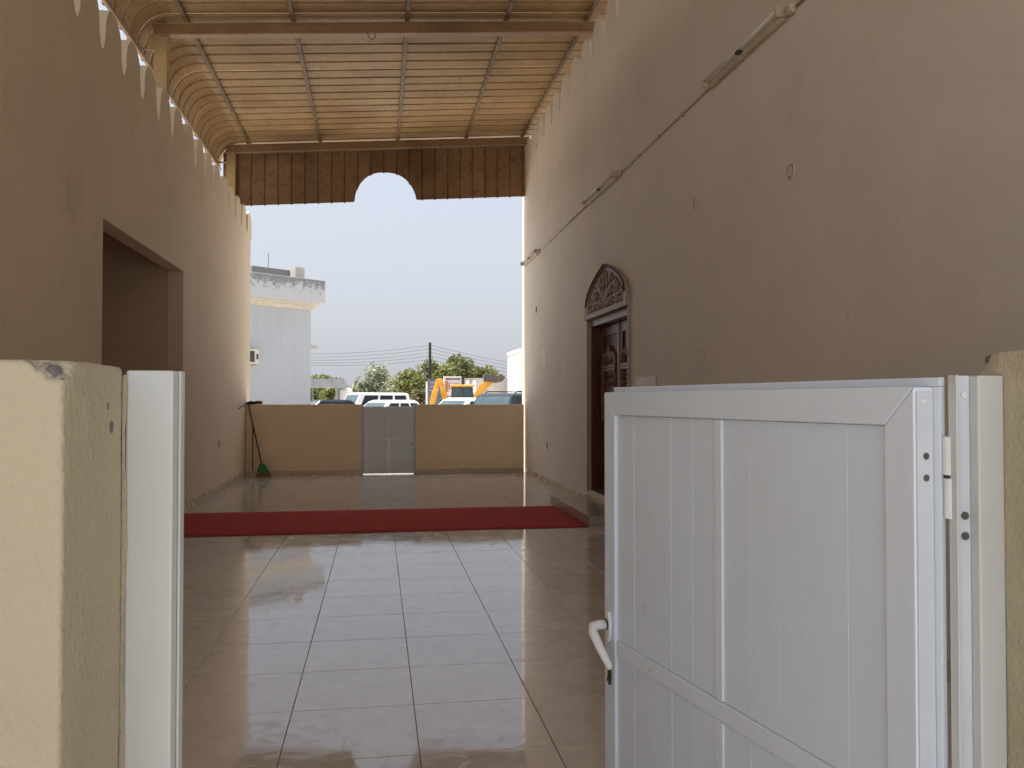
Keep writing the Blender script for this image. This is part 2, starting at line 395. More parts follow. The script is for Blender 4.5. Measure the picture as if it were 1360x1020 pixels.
# ---- wall shells on a grid, holes left out
def wall_grid(us, zs, holes, a, b, ax=0):
    """us: positions along the wall, zs: heights, holes: (u0,u1,z0,z1); thickness a..b on axis ax"""
    mb = MB(); nu, nz = len(us) - 1, len(zs) - 1
    def solid(i, j):
        if i < 0 or j < 0 or i >= nu or j >= nz: return False
        u, z = (us[i] + us[i + 1]) / 2, (zs[j] + zs[j + 1]) / 2
        return not any(h[0] < u < h[1] and h[2] < z < h[3] for h in holes)
    def P(u, z, t): return (t, u, z) if ax == 0 else (u, t, z)
    def q(*p): mb.add(p, [(0, 1, 2, 3)])
    for i in range(nu):
        for j in range(nz):
            if not solid(i, j): continue
            u0, u1, z0, z1 = us[i], us[i + 1], zs[j], zs[j + 1]
            for t in (a, b): q(P(u0, z0, t), P(u1, z0, t), P(u1, z1, t), P(u0, z1, t))
            if not solid(i - 1, j): q(P(u0, z0, a), P(u0, z0, b), P(u0, z1, b), P(u0, z1, a))
            if not solid(i + 1, j): q(P(u1, z0, a), P(u1, z0, b), P(u1, z1, b), P(u1, z1, a))
            if not solid(i, j - 1): q(P(u0, z0, a), P(u0, z0, b), P(u1, z0, b), P(u1, z0, a))
            if not solid(i, j + 1): q(P(u0, z1, a), P(u0, z1, b), P(u1, z1, b), P(u1, z1, a))
    # weld
    key = {}; nv = []; ren = []
    for p in mb.v:
        k = tuple(round(c, 4) for c in p)
        if k not in key: key[k] = len(nv); nv.append(p)
        ren.append(key[k])
    mb.v = nv; mb.f = [tuple(ren[i] for i in f) for f in mb.f]
    return mb

def merlon_mesh(name, th, m, wd=0.0, h=.49):
    half = [(.349, -.02), (.349, 0), (.30, .035), (.262 + wd, .075), (.236 + wd, .12), (.228 + wd, .2), (.220 + wd, .28), (.205 + wd, .34), (.178 + wd, .39), (.14 + wd, .43), (.105 + wd * .8, .465), (.08 + wd * .6, h)]
    prof = half + [(-a, b) for a, b in half[::-1]]
    mb = MB().prism(prof, 0, 0, th); return mb.mesh(name, m)

# ================================================================ left building
LTH = .2
lb = thing('building', (XL - 2.5, 10, 0), 'cream plastered building with crenellated parapet and open passage', 'building')
Y0L, Y1L = -1.0, 18.14
OP = (8.64, 12.05, -.1, 3.32)
ZL = 4.955
wall_grid([Y0L, OP[0], OP[1], Y1L], [-.1, OP[3], ZL], [OP], XL - LTH, XL).build('wall', M['wall'], lb)
mm = merlon_mesh('merlon', -LTH + .02, M['wall'], .03)
k = 0
for i in range(34):
    y = 18.119 - .12 - .698 * i
    if y < Y0L + .3: break
    inst('merlon', mm, lb, (XL - .001, y - .0, ZL))
# passage behind the opening, roof behind the parapet, outer walls
pc = XL - LTH
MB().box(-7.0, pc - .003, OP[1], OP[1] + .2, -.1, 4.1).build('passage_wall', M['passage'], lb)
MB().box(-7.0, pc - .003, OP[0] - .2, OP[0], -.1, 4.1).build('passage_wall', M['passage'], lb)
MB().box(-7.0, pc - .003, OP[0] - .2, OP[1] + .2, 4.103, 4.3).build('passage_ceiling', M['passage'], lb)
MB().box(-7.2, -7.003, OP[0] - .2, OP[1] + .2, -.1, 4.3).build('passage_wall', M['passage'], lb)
MB().box(-9.0, pc - .003, Y0L, Y1L - .2, 4.45, 4.6).build('roof', M['mortar'], lb)
MB().box(-9.0, pc - .003, Y1L - .2, Y1L, -.1, 4.9).build('end_wall', M['wall'], lb)
MB().box(-9.0, pc - .003, Y0L, Y0L + .2, -.1, 4.44).build('end_wall', M['wall'], lb)
MB().box(-9.2, -9.003, Y0L, Y1L, -.1, 4.44).build('back_wall', M['wall'], lb)
# passage floor
pf = tag(MB().box(-7.0, XL, OP[0], OP[1], -.05, -.003).build('passage_floor', M['tile']), kind='structure')

# ================================================================ right building: prayer hall
rb = thing('prayer_hall', (XR + 3, 9, 0), 'tall cream plastered hall with crenellated top and carved arched door', 'building')
Y0R, Y1R, ZR, RTH = -1.0, 18.12, 6.60, .35
DY0, DY1, DZ0, DZ1 = 10.16, 12.20, .20, 2.74
wall_grid([Y0R, DY0, DY1, Y1R], [-.1, DZ0, DZ1, ZR], [(DY0, DY1, DZ0, DZ1)], XR, XR + RTH).build('wall', M['hall'], rb)
mr = merlon_mesh('merlon', .14, M['hall'], .03)
for i in range(34):
    y = 10.657 + .35 + .718 * (i - 21)
    if y < Y0R + .3 or y > Y1R - .3: continue
    inst('merlon', mr, rb, (XR + .001, y, ZR), scale=(1, .718 / .70, 1))
MB().box(XR + RTH + .003, 10, Y0R, Y1R, 6.2, 6.4).build('roof', M['concrete'], rb)
MB().box(XR + RTH + .003, 10, Y1R - .25, Y1R, -.1, 6.19).build('end_wall', M['hall'], rb)
MB().box(XR + RTH + .003, 10, Y0R, Y0R + .25, -.1, 6.19).build('end_wall', M['hall'], rb)
MB().box(10.003, 10.25, Y0R, Y1R, -.1, 6.4).build('back_wall', M['hall'], rb)

for (a_, b_, r_) in ((7.93, 2.03, .009), (7.80, 2.03, .006), (7.72, 1.98, .010), (7.90, 2.22, .005), (7.78, 1.86, .006), (14.1, 3.3, .008), (6.9, 2.6, .006), (14.6, .55, .012), (13.2, 2.9, .006), (5.2, 2.1, .007)):
    MB().lathe([(r_, -.0012), (r_, .004)], (XR, a_, b_), 0, 9).build('drill_hole', M['mortar'], rb)
# door of the hall
dx = XR + .17
fr = MB()
fr.prism([(DY1 - .07, DZ0), (DY1 - .002, DZ0), (DY1 - .002, DZ1 - .002), (DY0 + .002, DZ1 - .002), (DY0 + .002, DZ0), (DY0 + .07, DZ0), (DY0 + .07, DZ1 - .1), (DY1 - .07, DZ1 - .1)], 0, XR + .02, XR + .3)
door = fr.build('door', M['wood'], rb, bevel=.006)
for y in (DY0, DY1):
    q = -1 if y == DY0 else 1
    MB().box(XR - .03, XR - .001, min(y, y + q * .05), max(y, y + q * .05), DZ0 - .02, DZ1).build('door_trim', M['wood_dust'], door, bevel=.006)
MB().box(XR + .02, XR + .3, DY0 + .07, DY1 - .07, DZ0, DZ0 + .03).build('door_sill', M['wood_dark'], door)
def leaf(y0, y1, flip):
    yc = (y0 + y1) / 2; hw = (y1 - y0) / 2; z0, z1 = DZ0 + .035, DZ1 - .11
    lf = MB().box(dx + .03, dx + .07, y0, y1, z0, z1).build('door_leaf', M['wood'], rb, bevel=.003)
    st = MB()
    for a, b in ((y0, y0 + .09), (y1 - .09, y1)): st.box(dx, dx + .028, a, b, z0, z1)
    for a, b in ((z0, z0 + .2), (z0 + .85, z0 + .95), (z1 - .14, z1)): st.box(dx + .004, dx + .028, y0 + .092, y1 - .092, a, b)
    st.build('stile', M['wood'], lf, bevel=.008)
    for z_a, z_b in ((z0 + .24, z0 + .81), (z0 + 1.0, z1 - .18)):
        MB().box(dx + .012, dx + .028, y0 + .17, y1 - .17, z_a, z_b - .32 if z_b > 2 else z_b).build('panel', M['wood'], lf, bevel=.012)
    # two turned colonettes carrying a pointed pediment
    for s in (-1, 1):
        zt = z1 - .62
        pr = [(.02, 0), (.035, .02), (.035, .06), (.022, .08), (.03, .2), (.034, .4), (.026, .58), (.036, .62), (.024, .66), (.022, zt - z0 - 1.1), (.04, zt - z0 - 1.06), (.04, zt - z0 - 1.0)]
        MB().lathe(pr, (dx - .005, yc + s * (hw - .13), z0 + .97), 2, 10).build('colonette', M['wood_mid'], lf, smooth=True)
    ped = MB()
    n = 14
    for r_, d in ((1.0, .028), (.8, .02), (.6, .014)):
        pts = []
        for i in range(2 * n + 1):
            u = i / n - 1
            zz = (1 - abs(u)) ** .75 * .27 + .06 * math.sin(math.pi * (1 - abs(u)) * 2)
            pts.append((dx - .005, yc + u * (hw - .11) * r_, z1 - .58 + zz * r_ + (1 - r_) * .02))
        ped.tube(pts, d, 6)
    for z in (z1 - .60, z1 - .645): ped.box(dx - .03, dx + .02, y0 + .10, y1 - .10, z - .018, z + .018)
    ped.build('carved_pediment', M['wood_mid'], lf, smooth=False)
    cv = MB(); rng = random.Random(3)
    for rowz in (z1 - .74, z1 - .85):
        for i in range(5):
            yy = yc + (i - 2) * .13
            cv.tube([(dx, yy + .045 * math.cos(a) * (1 - a / 14), rowz + .045 * math.sin(a) * (1 - a / 14)) for a in [x * .6 for x in range(16)]], .012, 5)
    cv.build('carving', M['wood'], lf, smooth=True); cv = MB()
    for i in range(-2, 3):
        cv.tube([(dx - .004, yc + i * .05, z1 - .55 + q * .02) for q in range(int(6 - abs(i) * 1.6))], .018, 6)
    cv.build('pediment_carving', M['wood'], lf, smooth=True)
    return lf
ym = (DY0 + DY1) / 2
leaf(ym + .035, DY1 - .072, 1); leaf(DY0 + .072, ym - .035, -1)
MB().box(dx - .02, dx + .06, ym - .032, ym + .032, DZ0 + .035, DZ1 - .11).build('door_post', M['wood_dust'], rb, bevel=.01)
tr_ = MB().box(dx - .002, dx + .05, DY0 + .07, DY1 - .07, DZ1 - .108, DZ1 - .1)
# tympanum above the door, a carved pointed arch fixed to the wall
ty0, ty1 = DY0 - .05, DY1 + .05; tyc = (ty0 + ty1) / 2; thw = (ty1 - ty0) / 2
def arch(scale=1.0, z_base=DZ1, n=12, hgt=.69):
    side = [(1.0, 0)] + [(1 - u ** 2.1, .16 + (hgt - .16) * u) for u in [i / n for i in range(n + 1)]]
    pts = [(tyc + a * thw * scale, z_base + b * scale) for a, b in side]
    pts += [(tyc - a * thw * scale, z_base + b * scale) for a, b in side[::-1][1:]]
    return pts
ty = MB().prism(arch(.995, DZ1 + .002), 0, XR - .025, XR - .001).build('tympanum', M['wood_mid'], rb)
ring = MB(); o_, i_ = arch(1.0, DZ1 + .002), arch(.86, DZ1 + .075)
n = len(o_)
V = [(XR - .06, a, b) for a, b in o_] + [(XR - .05, a, b) for a, b in i_] + [(XR - .002, a, b) for a, b in o_] + [(XR - .02, a, b) for a, b in i_]
ring.add(V, [(i, (i + 1) % n, n + (i + 1) % n, n + i) for i in range(n)] + [(i, (i + 1) % n, 2 * n + (i + 1) % n, 2 * n + i) for i in range(n)] + [(n + i, n + (i + 1) % n, 3 * n + (i + 1) % n, 3 * n + i) for i in range(n)])
ring.build('arch_frame', M['wood_dust'], ty)
ring2 = MB().tube([(XR - .062, a, b) for a, b in arch(.93, DZ1 + .038)[1:-1]], .012, 6).build('arch_bead', M['wood_dark'], ty)
cv = MB(); rng = random.Random(11)
def spiral(y, z, r, a0, turns, s):
    return [(XR - .04, y + s * r * (1 - q * .8) * math.cos(a0 + q * turns * 6.283), z + r * (1 - q * .8) * math.sin(a0 + q * turns * 6.283)) for q in [i / 16 for i in range(17)]]
for s in (-1, 1):
    for (dy, dz, r, a0, tn) in ((.17, .14, .075, 0, 1.3), (.34, .16, .085, 2, 1.3), (.52, .15, .085, 4, 1.3), (.70, .14, .07, 1, 1.2), (.82, .13, .045, 3, 1),
                                 (.12, .30, .075, 3, 1.3), (.28, .31, .085, 1, 1.3), (.46, .29, .075, 5, 1.2), (.62, .24, .05, 2, 1), (.10, .43, .06, 2, 1.2), (.24, .44, .05, 0, 1.1), (.07, .53, .035, 4, 1), (.62, .33, .06, 3, 1.2), (.75, .24, .05, 5, 1), (.40, .41, .055, 1, 1.2), (.27, .52, .04, 3, 1), (.86, .19, .035, 0, 1), (.53, .40, .04, 4, 1)):
        cv.tube(spiral(tyc + s * dy, DZ1 + dz, r, a0, tn, s), [.017 - .008 * (i / 16) for i in range(17)], 5)
    for c in (((.02, .09), (.3, .24), (.5, .20), (.8, .2)), ((.02, .2), (.2, .38), (.36, .36), (.5, .38)), ((.03, .1), (.1, .36), (.16, .5), (.02, .58))):
        P = [Vector((XR - .038, tyc + s * a, DZ1 + b)) for a, b in c]
        cv.tube([(1 - q) ** 3 * P[0] + 3 * q * (1 - q) ** 2 * P[1] + 3 * q * q * (1 - q) * P[2] + q ** 3 * P[3] for q in [i / 12 for i in range(13)]], .016, 5)
cv.lathe([(.02, -.06), (.06, -.045), (.05, -.02)], (XR, tyc, DZ1 + .2), 0, 12)
cv.build('carving', M['wood_dust'], ty, smooth=True)

# skirting tiles, one by one
def skirting(parent, u0, u1, fixed, ax, side, h=.10, skip=()):
    us = [u0]; 
    while us[-1] < u1 - .05: us.append(min(u1, us[-1] + .6))
    for a, b in zip(us[:-1], us[1:]):
        if any(s0 < (a + b) / 2 < s1 for s0, s1 in skip): continue
        key = ('sk', ax, side, round(b - a, 3), h)
        if key not in tile_cache:
            L = b - a - .003
            mb = MB()
            if ax == 0: mb.box(0, side * .012, -L / 2, L / 2, 0, h)
            else: mb.box(-L / 2, L / 2, 0, side * .012, 0, h)
            tile_cache[key] = mb.mesh('skirting_tile', M['skirt'])
        c = (a + b) / 2
        inst('skirting_tile', tile_cache[key], parent, (fixed + side * .001, c, .001) if ax == 0 else (c, fixed + side * .001, .001))
skirting(lb, OP[1] + .01, YF - .002, XL, 0, 1, .11)
skirting(lb, 1.3, OP[0] - .01, XL, 0, 1, .11)
skirting(rb, 12.34, YF - .002, XR, 0, -1); skirting(rb, 1.3, 9.98, XR, 0, -1)
skirting(lb, -6.9, XL - .02, OP[1], 1, -1, .11)

# ================================================================ doorstep
stp = thing('doorstep', (2.85, 11.2, 0), 'low step of beige tiles below the carved wooden door', 'step')
SX, SY0, SY1, SH = 2.56, 10.0, 12.32, .125
MB().box(SX + .012, XR - .004, SY0 + .012, SY1 - .012, -.003, SH - .012).build('base', M['grout'], stp)
ns = 4; L = (SY1 - SY0) / ns
for i in range(ns):
    c = SY0 + L * (i + .5)
    inst('tile', tile_mesh(XR - .005 - SX, L - .004, .011, .0012, 'step_tile'), stp, ((SX + XR - .005) / 2, c, SH))
    key = ('riser', i == 0)
    me = MB().box(0, .011, -L / 2 + .002, L / 2 - .002, .001, SH - .0125).mesh('riser_tile', M['step_tile'])
    inst('riser_tile', me, stp, (SX + .0005, c, 0))
MB().box(SX + .013, XR - .005, SY0, SY0 + .011, .001, SH - .0125).build('riser_tile', M['step_tile'], stp)

# carpet runner
cp = MB(); nx, ny = 60, 12
x0, x1, y0, y1 = -6.2, SX - .02, 9.93, 11.93
for j in range(ny + 1):
    for i in range(nx + 1):
        x = x0 + (x1 - x0) * i / nx; y = y0 + (y1 - y0) * j / ny
        if j in (0, ny): y += .012 * math.sin(x * 1.7 + j) + .006 * math.sin(x * 6)
        cp.v.append((x, y, .010 + .0025 * mnoise.noise((x * 1.3, y * 2.5, 0))))
for j in range(ny):
    for i in range(nx): a = j * (nx + 1) + i; cp.f.append((a, a + 1, a + nx + 2, a + nx + 1))
co = tag(cp.build('carpet_runner', M['carpet'], smooth=True), 'long red carpet runner crossing the tiles from passage to door', 'carpet')
sm = co.modifiers.new('thick', 'SOLIDIFY'); sm.thickness = .006; sm.offset = -1

# ================================================================ far boundary wall and its gate
GX0, GX1, WZ = -.345, .785, 1.455
fw = thing('boundary_wall', (0, YF + .07, 0), 'low cream boundary wall with a closed gate across the courtyard end', 'wall')
MB().box(XL + .004, GX0, YF, YF + .14, -.05, WZ).build('wall', M['farwall'], fw, bevel=.008)
MB().box(GX1, XR - .05, YF, YF + .14, -.05, WZ).build('wall', M['farwall'], fw, bevel=.008)
skirting(fw, XL + .02, GX0 - .01, YF, 1, -1, .1); skirting(fw, GX1 + .01, XR - .06, YF, 1, -1, .1)

def gate(W, H, s, name, label, loc, rz, open_hinges=True, n_=5, mid=.565):
    """leaf in local space: hinge edge at x=0, free edge at x=W; shown face on the s side of y"""
    g = thing(name, loc, label, 'gate', None, rz, True); T = .042; zb = .035 if n_ > 1 else .018; fw_ = .06; e = .0006
    def Y(a, b): return (min(a * s, b * s), max(a * s, b * s))
    def pr(nm, poly, ya, yb, m=M['alu2'], bev=.0025, par=g): return MB().prism(poly, 1, *Y(ya, yb)).build(nm, m, par, bevel=bev)
    pr('top_rail', [(e, H), (W - e, H), (W - fw_ - e, H - fw_), (fw_ + e, H - fw_)], 0, T)
    pr('bottom_rail', [(fw_ + e, zb + fw_), (W - fw_ - e, zb + fw_), (W - e, zb), (e, zb)], 0, T)
    sa = pr('stile', [(0, zb + e), (fw_, zb + fw_ + e), (fw_, H - fw_ - e), (0, H - e)], 0, T)
    sb_ = pr('stile', [(W, zb + e), (W - fw_, zb + fw_ + e), (W - fw_, H - fw_ - e), (W, H - e)], 0, T)
    zm = zb + (H - zb) * mid; xm = W / 2
    pr('mid_rail', [(fw_ + .001, zm - .02), (W - fw_ - .001, zm - .02), (W - fw_ - .001, zm + .02), (fw_ + .001, zm + .02)], .004, T - .004)
    for a, b in ((zb + fw_ + .001, zm - .021), (zm + .021, H - fw_ - .001)):
        pr('mullion', [(xm - .014, a), (xm + .014, a), (xm + .014, b), (xm - .014, b)], .006, T - .0045)
        for c0, c1 in ((fw_ + .0005, xm - .0145), (xm + .0145, W - fw_ - .0005)):
            pw = (c1 - c0) / n_
            for i in range(n_):
                u0, u1 = c0 + i * pw + .0002, c0 + (i + 1) * pw - .0002; d = random.uniform(-.0004, .0004)
                pr('plank' if n_ > 1 else 'panel', [(u0, a), (u1, a), (u1, b), (u0, b)], .010 + d, T - (.009 if n_ > 1 else .017) + d, M['plank'], .0008)
    # rebate lip round the back face
    lip = MB(); B = .014
    for x0_, x1_, z0_, z1_ in ((-B, W + B, H + .0005, H + B), (-B, -.0005, zb, H), (W + .0005, W + B, zb, H)):
        lip.box(x0_, x1_, *Y(-.004, .006), z0_, z1_)
    lip.build('rebate_lip', M['alu2'], g, bevel=.001)
    MB().box(-.0025, -.0003, *Y(.0075, T - .003), zb + .01, H - .008).build('edge_channel', M['alu_in'], sa)
    for z in (H - .022,):
        MB().lathe([(.0042, -.0045), (.0042, -.0025)], (0, s * .026, z), 0, 10).build('screw', M['plastic'], sa)
    for z in (H - .105, H - .138, zb + .3, zb + .26):
        MB().lathe([(.0052, -.0042), (.0052, -.0024)], (0, s * .022, z), 0, 10).build('screw', M['screw'], sa)
    # lever handle on the free stile
    zh = zm + .05; xh = W - .034
    hd = MB()
    oval = [(xh + .017 * math.cos(a), zh + .042 * math.sin(a) * (1.0 if math.sin(a) > 0 else .95)) for a in [i * math.pi / 10 for i in range(20)]]
    hd.prism(oval, 1, *Y(T + .0005, T + .011))
    h = hd.build('handle', M['plastic'], g, bevel=.004)
    MB().tube([(xh, s * (T + .012), zh + .008), (xh, s * (T + .035), zh + .008), (xh - .004, s * (T + .052), zh + .006), (xh - .016, s * (T + .058), zh - .006), (xh - .045, s * (T + .05), zh - .042), (xh - .075, s * (T + .042), zh - .074), (xh - .082, s * (T + .041), zh - .082)],
              [.0135, .0135, .0135, .013, .0115, .0095, .006], 12, .85).build('lever', M['plastic'], h, smooth=True)
    MB().lathe([(.0145, s * (T + .013)), (.0145, s * (T + .016))], (xh, 0, zh + .008), 1, 16).build('collar', M['black'], h)
    ke = [(xh + .0085 * math.cos(a), zh - .125 + (.028 * math.sin(a))) for a in [i * math.pi / 10 for i in range(20)]]
    ks = MB().prism(ke, 1, *Y(T + .0005, T + .005)).build('escutcheon', M['dark'], g, bevel=.001)
    MB().lathe([(.0055, s * (T + .0055)), (.0055, s * (T + .009))], (xh, 0, zh - .137), 1, 12).build('keyhole', M['brass'], ks)
    if open_hinges:
        for z in (H - .075, zb + .32):
            hg = MB()
            hg.lathe([(.008, z - .058), (.0095, z - .056), (.0095, z - .002), (.008, z)], (-.022, s * -.004, 0), 2, 14)
            hg.box(-.022, -.0145, *Y(-.008, .002), z - .056, z - .002)
            hh = hg.build('hinge', M['plastic'], g, bevel=.001)
            MB().lathe([(.0085, z - .062), (.0085, z - .0585)], (-.022, s * -.004, 0), 2, 14).build('washer', M['black'], hh)
            MB().lathe([(.0095, z - .122), (.0095, z - .0625)], (-.024, s * -.004, 0), 2, 14).build('hinge_knuckle', M['plastic'], hh)
    return g
def frame_post(parent, x0, x1, y0, y1, z1): return MB().box(x0, x1, y0, y1, .001, z1).build('frame_post', M['alu'], parent, bevel=.002)

fg = gate(1.02, 1.40, -1, 'panel_gate', 'closed white panelled gate set in the low boundary wall', (GX0 + .055, YF + .03, 0), 0, False, 1, .5)
MB().box(GX0 + .002, GX0 + .046, YF - .006, YF + .08, .001, WZ - .005).build('frame_post', M['alu'], fw, bevel=.002)
MB().box(GX1 - .048, GX1 - .002, YF - .006, YF + .08, .001, WZ - .005).build('frame_post', M['alu'], fw, bevel=.002)
for z in (.3, 1.2): MB().lathe([(.012, z), (.012, z + .09)], (GX0 + .045, YF - .014, 0), 2, 10).build('hinge', M['plastic'], fw)

# ================================================================ near boundary wall, frame and open gate
JL, JR, NY0, NY1, NZ = -.322, .915, .93, 1.135, 1.592
CHIPS = [((JL - .004, NY0 + .004, NZ + .002), .024), ((JL - .022, NY0 + .002, NZ + .006), .016), ((JR, NY1 + .03, NZ + .03), .030)]
def plaster_block(x0, x1, y0, y1, z0, z1, jamb, seed):
    """a wall end with a worn arris: grid refined near the jamb, edges rounded and chipped by noise"""
    bm = bmesh.new()
    bmesh.ops.create_cube(bm, size=1)
    for v in bm.verts: v.co = Vector(((x0 + x1) / 2 + v.co.x * (x1 - x0), (y0 + y1) / 2 + v.co.y * (y1 - y0), (z0 + z1) / 2 + v.co.z * (z1 - z0)))
    s = 1 if jamb == x1 else -1
    ed = [e for e in bm.edges if len(e.link_faces) == 2 and e.calc_face_angle(0) > .5]
    bmesh.ops.bevel(bm, geom=ed, offset=.006, segments=3, affect='EDGES', profile=.5)
    for d in (.009, .014, .02, .026, .032, .04, .05, .075, .1, .2, .3):
        bmesh.ops.bisect_plane(bm, geom=bm.verts[:] + bm.edges[:] + bm.faces[:], plane_co=(jamb - s * d, 0, 0), plane_no=(1, 0, 0))
    for d in (.014, .02, .026, .034, .05, .1, .15, .165, .172, .178, .184, .19):
        if y0 + d < y1 - .01: bmesh.ops.bisect_plane(bm, geom=bm.verts[:] + bm.edges[:] + bm.faces[:], plane_co=(0, y0 + d, 0), plane_no=(0, 1, 0))
    for i in range(150):
        z = z1 - .014 - i * .0045 * (1 + i * .012)
        if z < z0 + .05: break
        bmesh.ops.bisect_plane(bm, geom=bm.verts[:] + bm.edges[:] + bm.faces[:], plane_co=(0, 0, z), plane_no=(0, 0, 1))
    for v in bm.verts:
        p = v.co
        ex = min(abs(p.x - jamb), .05); ey = min(abs(p.y - y0), .05); ez = min(abs(p.z - z1), .05)
        edge = max(0, 1 - (ex + ey) / .016) + max(0, 1 - (ex + ez) / .02) * .8 + max(0, 1 - (ey + ez) / .02) * .6
        n1 = mnoise.noise((p.x * 40 + seed, p.y * 40, p.z * 55)); n2 = mnoise.noise((p.x * 6, p.y * 6 + seed, p.z * 7))
        amt = .0007 * n1 + .0014 * n2 + edge * (.0028 * mnoise.noise((p.x * 30 + seed, p.y * 30, p.z * 14)) - .0004)
        c = Vector(((x0 + x1) / 2 if abs(p.x - jamb) > .3 else jamb - s * .1, (y0 + y1) / 2, p.z if p.z < z1 - .03 else z1 - .06))
        d = (p - c); d = d.normalized() if d.length > 1e-6 else Vector((0, 0, 1))
        q = p + d * amt
        for cc, rr in CHIPS:                       # broken corners
            k_ = (q - Vector(cc)).length / rr + .35 * mnoise.noise(q * 70)
            if k_ < 1: q = q - d * .011 * min(1, (1 - k_) * 3)
        v.co = q
    return bm
def bm_obj(bm, name, m, parent, smooth=True):
    og = ORG[parent.name]
    for v in bm.verts: v.co -= Vector(og)
    me = bpy.data.meshes.new(name); bm.to_mesh(me); bm.free()
    me.polygons.foreach_set('use_smooth', [smooth] * len(me.polygons)); me.materials.append(m)
    o = bpy.data.objects.new(name, me); col.objects.link(o); o.parent = parent; ORG[o.name] = og
    wn = o.modifiers.new('normals', 'WEIGHTED_NORMAL'); wn.weight = 100; wn.mode = 'FACE_AREA_WITH_ANGLE'
    return o
post_mat(M['post'], [(c, r_ * 1.05) for c, r_ in CHIPS[:3]] + [((JL - .0, NY0 + .16, NZ - .075), .010), ((JL, NY0 + .145, NZ - .05), .005), ((JR, NY1 + .01, 1.30), .012)])
nl = thing('gate_pier', (-1.4, 1.03, 0), 'thick cream plastered wall end with chipped corner beside a plain white jamb', 'wall')
bm_obj(plaster_block(XL + .003, JL, NY0, NY1, -.05, NZ, JL, 3.1), 'wall', M['post'], nl)
nr = thing('gate_pier', (2.0, 1.03, 0), 'cream plastered wall end with broken top corner beside the hinges of the open gate', 'wall')
bm_obj(plaster_block(JR, XR - .003, NY0, NY1 + .03, -.05, NZ + .03, JR, 9.4), 'wall', M['post'], nr)
LF = MB().box(JL + .002, -.262, NY1 + .004, NY1 + .05, .001, NZ - .004).build('frame_post', M['alu'], nl, bevel=.003)
MB().box(-.2615, -.258, NY1 + .03, NY1 + .052, .001, NZ - .004).build('stop_lip', M['alu'], LF, bevel=.0008)
fl = MB(); zz = np.linspace(0, NZ - .01, 90)                       # uneven filler between plaster and frame
for z in zz:
    wd = .0045 + .004 * mnoise.noise((z * 9, 1.5, 0)) + .002 * mnoise.noise((z * 40, 3, 0))
    fl.v += [(JL - .001, NY1 + .0015, z), (JL + .001 + max(.0012, wd), NY1 + .0015, z)]
for i in range(len(zz) - 1): fl.f.append((2 * i, 2 * i + 1, 2 * i + 3, 2 * i + 2))
fo = fl.build('filler', M['post'], LF, fix=False); q = fo.modifiers.new('t', 'SOLIDIFY'); q.thickness = .002; q.offset = 0
RF = MB().box(.871, JR - .001, NY1 - .03, NY1 + .03, .001, NZ - .006).build('frame_post', M['alu'], nr, bevel=.003)
MB().box(.846, .8705, NY1 - .013, NY1 - .004, .001, NZ - .006).build('rebate', M['alu_in'], RF, bevel=.001)
MB().box(.8415, .8455, NY1 - .022, NY1 - .004, .001, NZ - .005).build('stop_lip', M['alu'], RF, bevel=.001)
for z in (NZ - .035,): MB().lathe([(.0045, NY1 - .016), (.0045, NY1 - .0135)], (.860, 0, z), 1, 10).build('screw', M['plastic'], RF)
for z in (1.378, 1.348, .42, .39): MB().lathe([(.0058, NY1 - .016), (.0058, NY1 - .0135)], (.860, 0, z), 1, 10).build('screw', M['screw'], RF)
ang = math.atan2(1.033, -.197)
near_gate = gate(1.05, 1.570, 1, 'panel_gate', 'white panelled gate swung open into the courtyard', (.838, 1.155, 0), ang, True)

# ================================================================ canopy roof
SL = .46 / 6.0                                  # fall towards the left
def zr(x): return 6.78 + (x + 2.9) * SL         # underside of the sheets
cn = thing('canopy_roof', (.2, 9.5, 0), 'brown ribbed sheet metal canopy spanning the courtyard on steel beams', 'canopy')
BY = [17.6, 12.05, 6.5, .95]
def sloped(x0, x1, y0, y1, dz0, dz1):
    mb = MB(); return mb.prism([(x0, zr(x0) + dz0), (x1, zr(x1) + dz0), (x1, zr(x1) + dz1), (x0, zr(x0) + dz1)], 1, y0, y1)
for y in BY:
    b = sloped(-3.06, 3.2, y - .045, y + .045, -.205, -.062).build('beam', M['beam'], cn, bevel=.004)
    sloped(-3.06, 3.2, y - .06, y + .06, -.222, -.206).build('flange', M['flange'], b)
    sloped(-3.06, 3.2, y - .06, y + .06, -.0615, -.052).build('flange', M['flange'], b)
    MB().box(-3.04, -2.87, y - .07, y + .07, 4.602, zr(-3.04) - .222).build('column', M['column'], cn, bevel=.006)
    br = MB().tube([(-3.04, y - .03, 6.36), (-3.23, y - .03, 6.36)], .018, 6).build('bracket', M['flange'], cn)
for x in (-2.62, -1.19, .40, 1.84, 3.05):
    pu = MB(); pu.prism([(x - .03, zr(x) - .05), (x + .03, zr(x) - .05), (x + .03, zr(x) - .004), (x - .03, zr(x) - .004)], 1, -.75, 17.80)
    pu.build('purlin', M['purlin'], cn, bevel=.004)
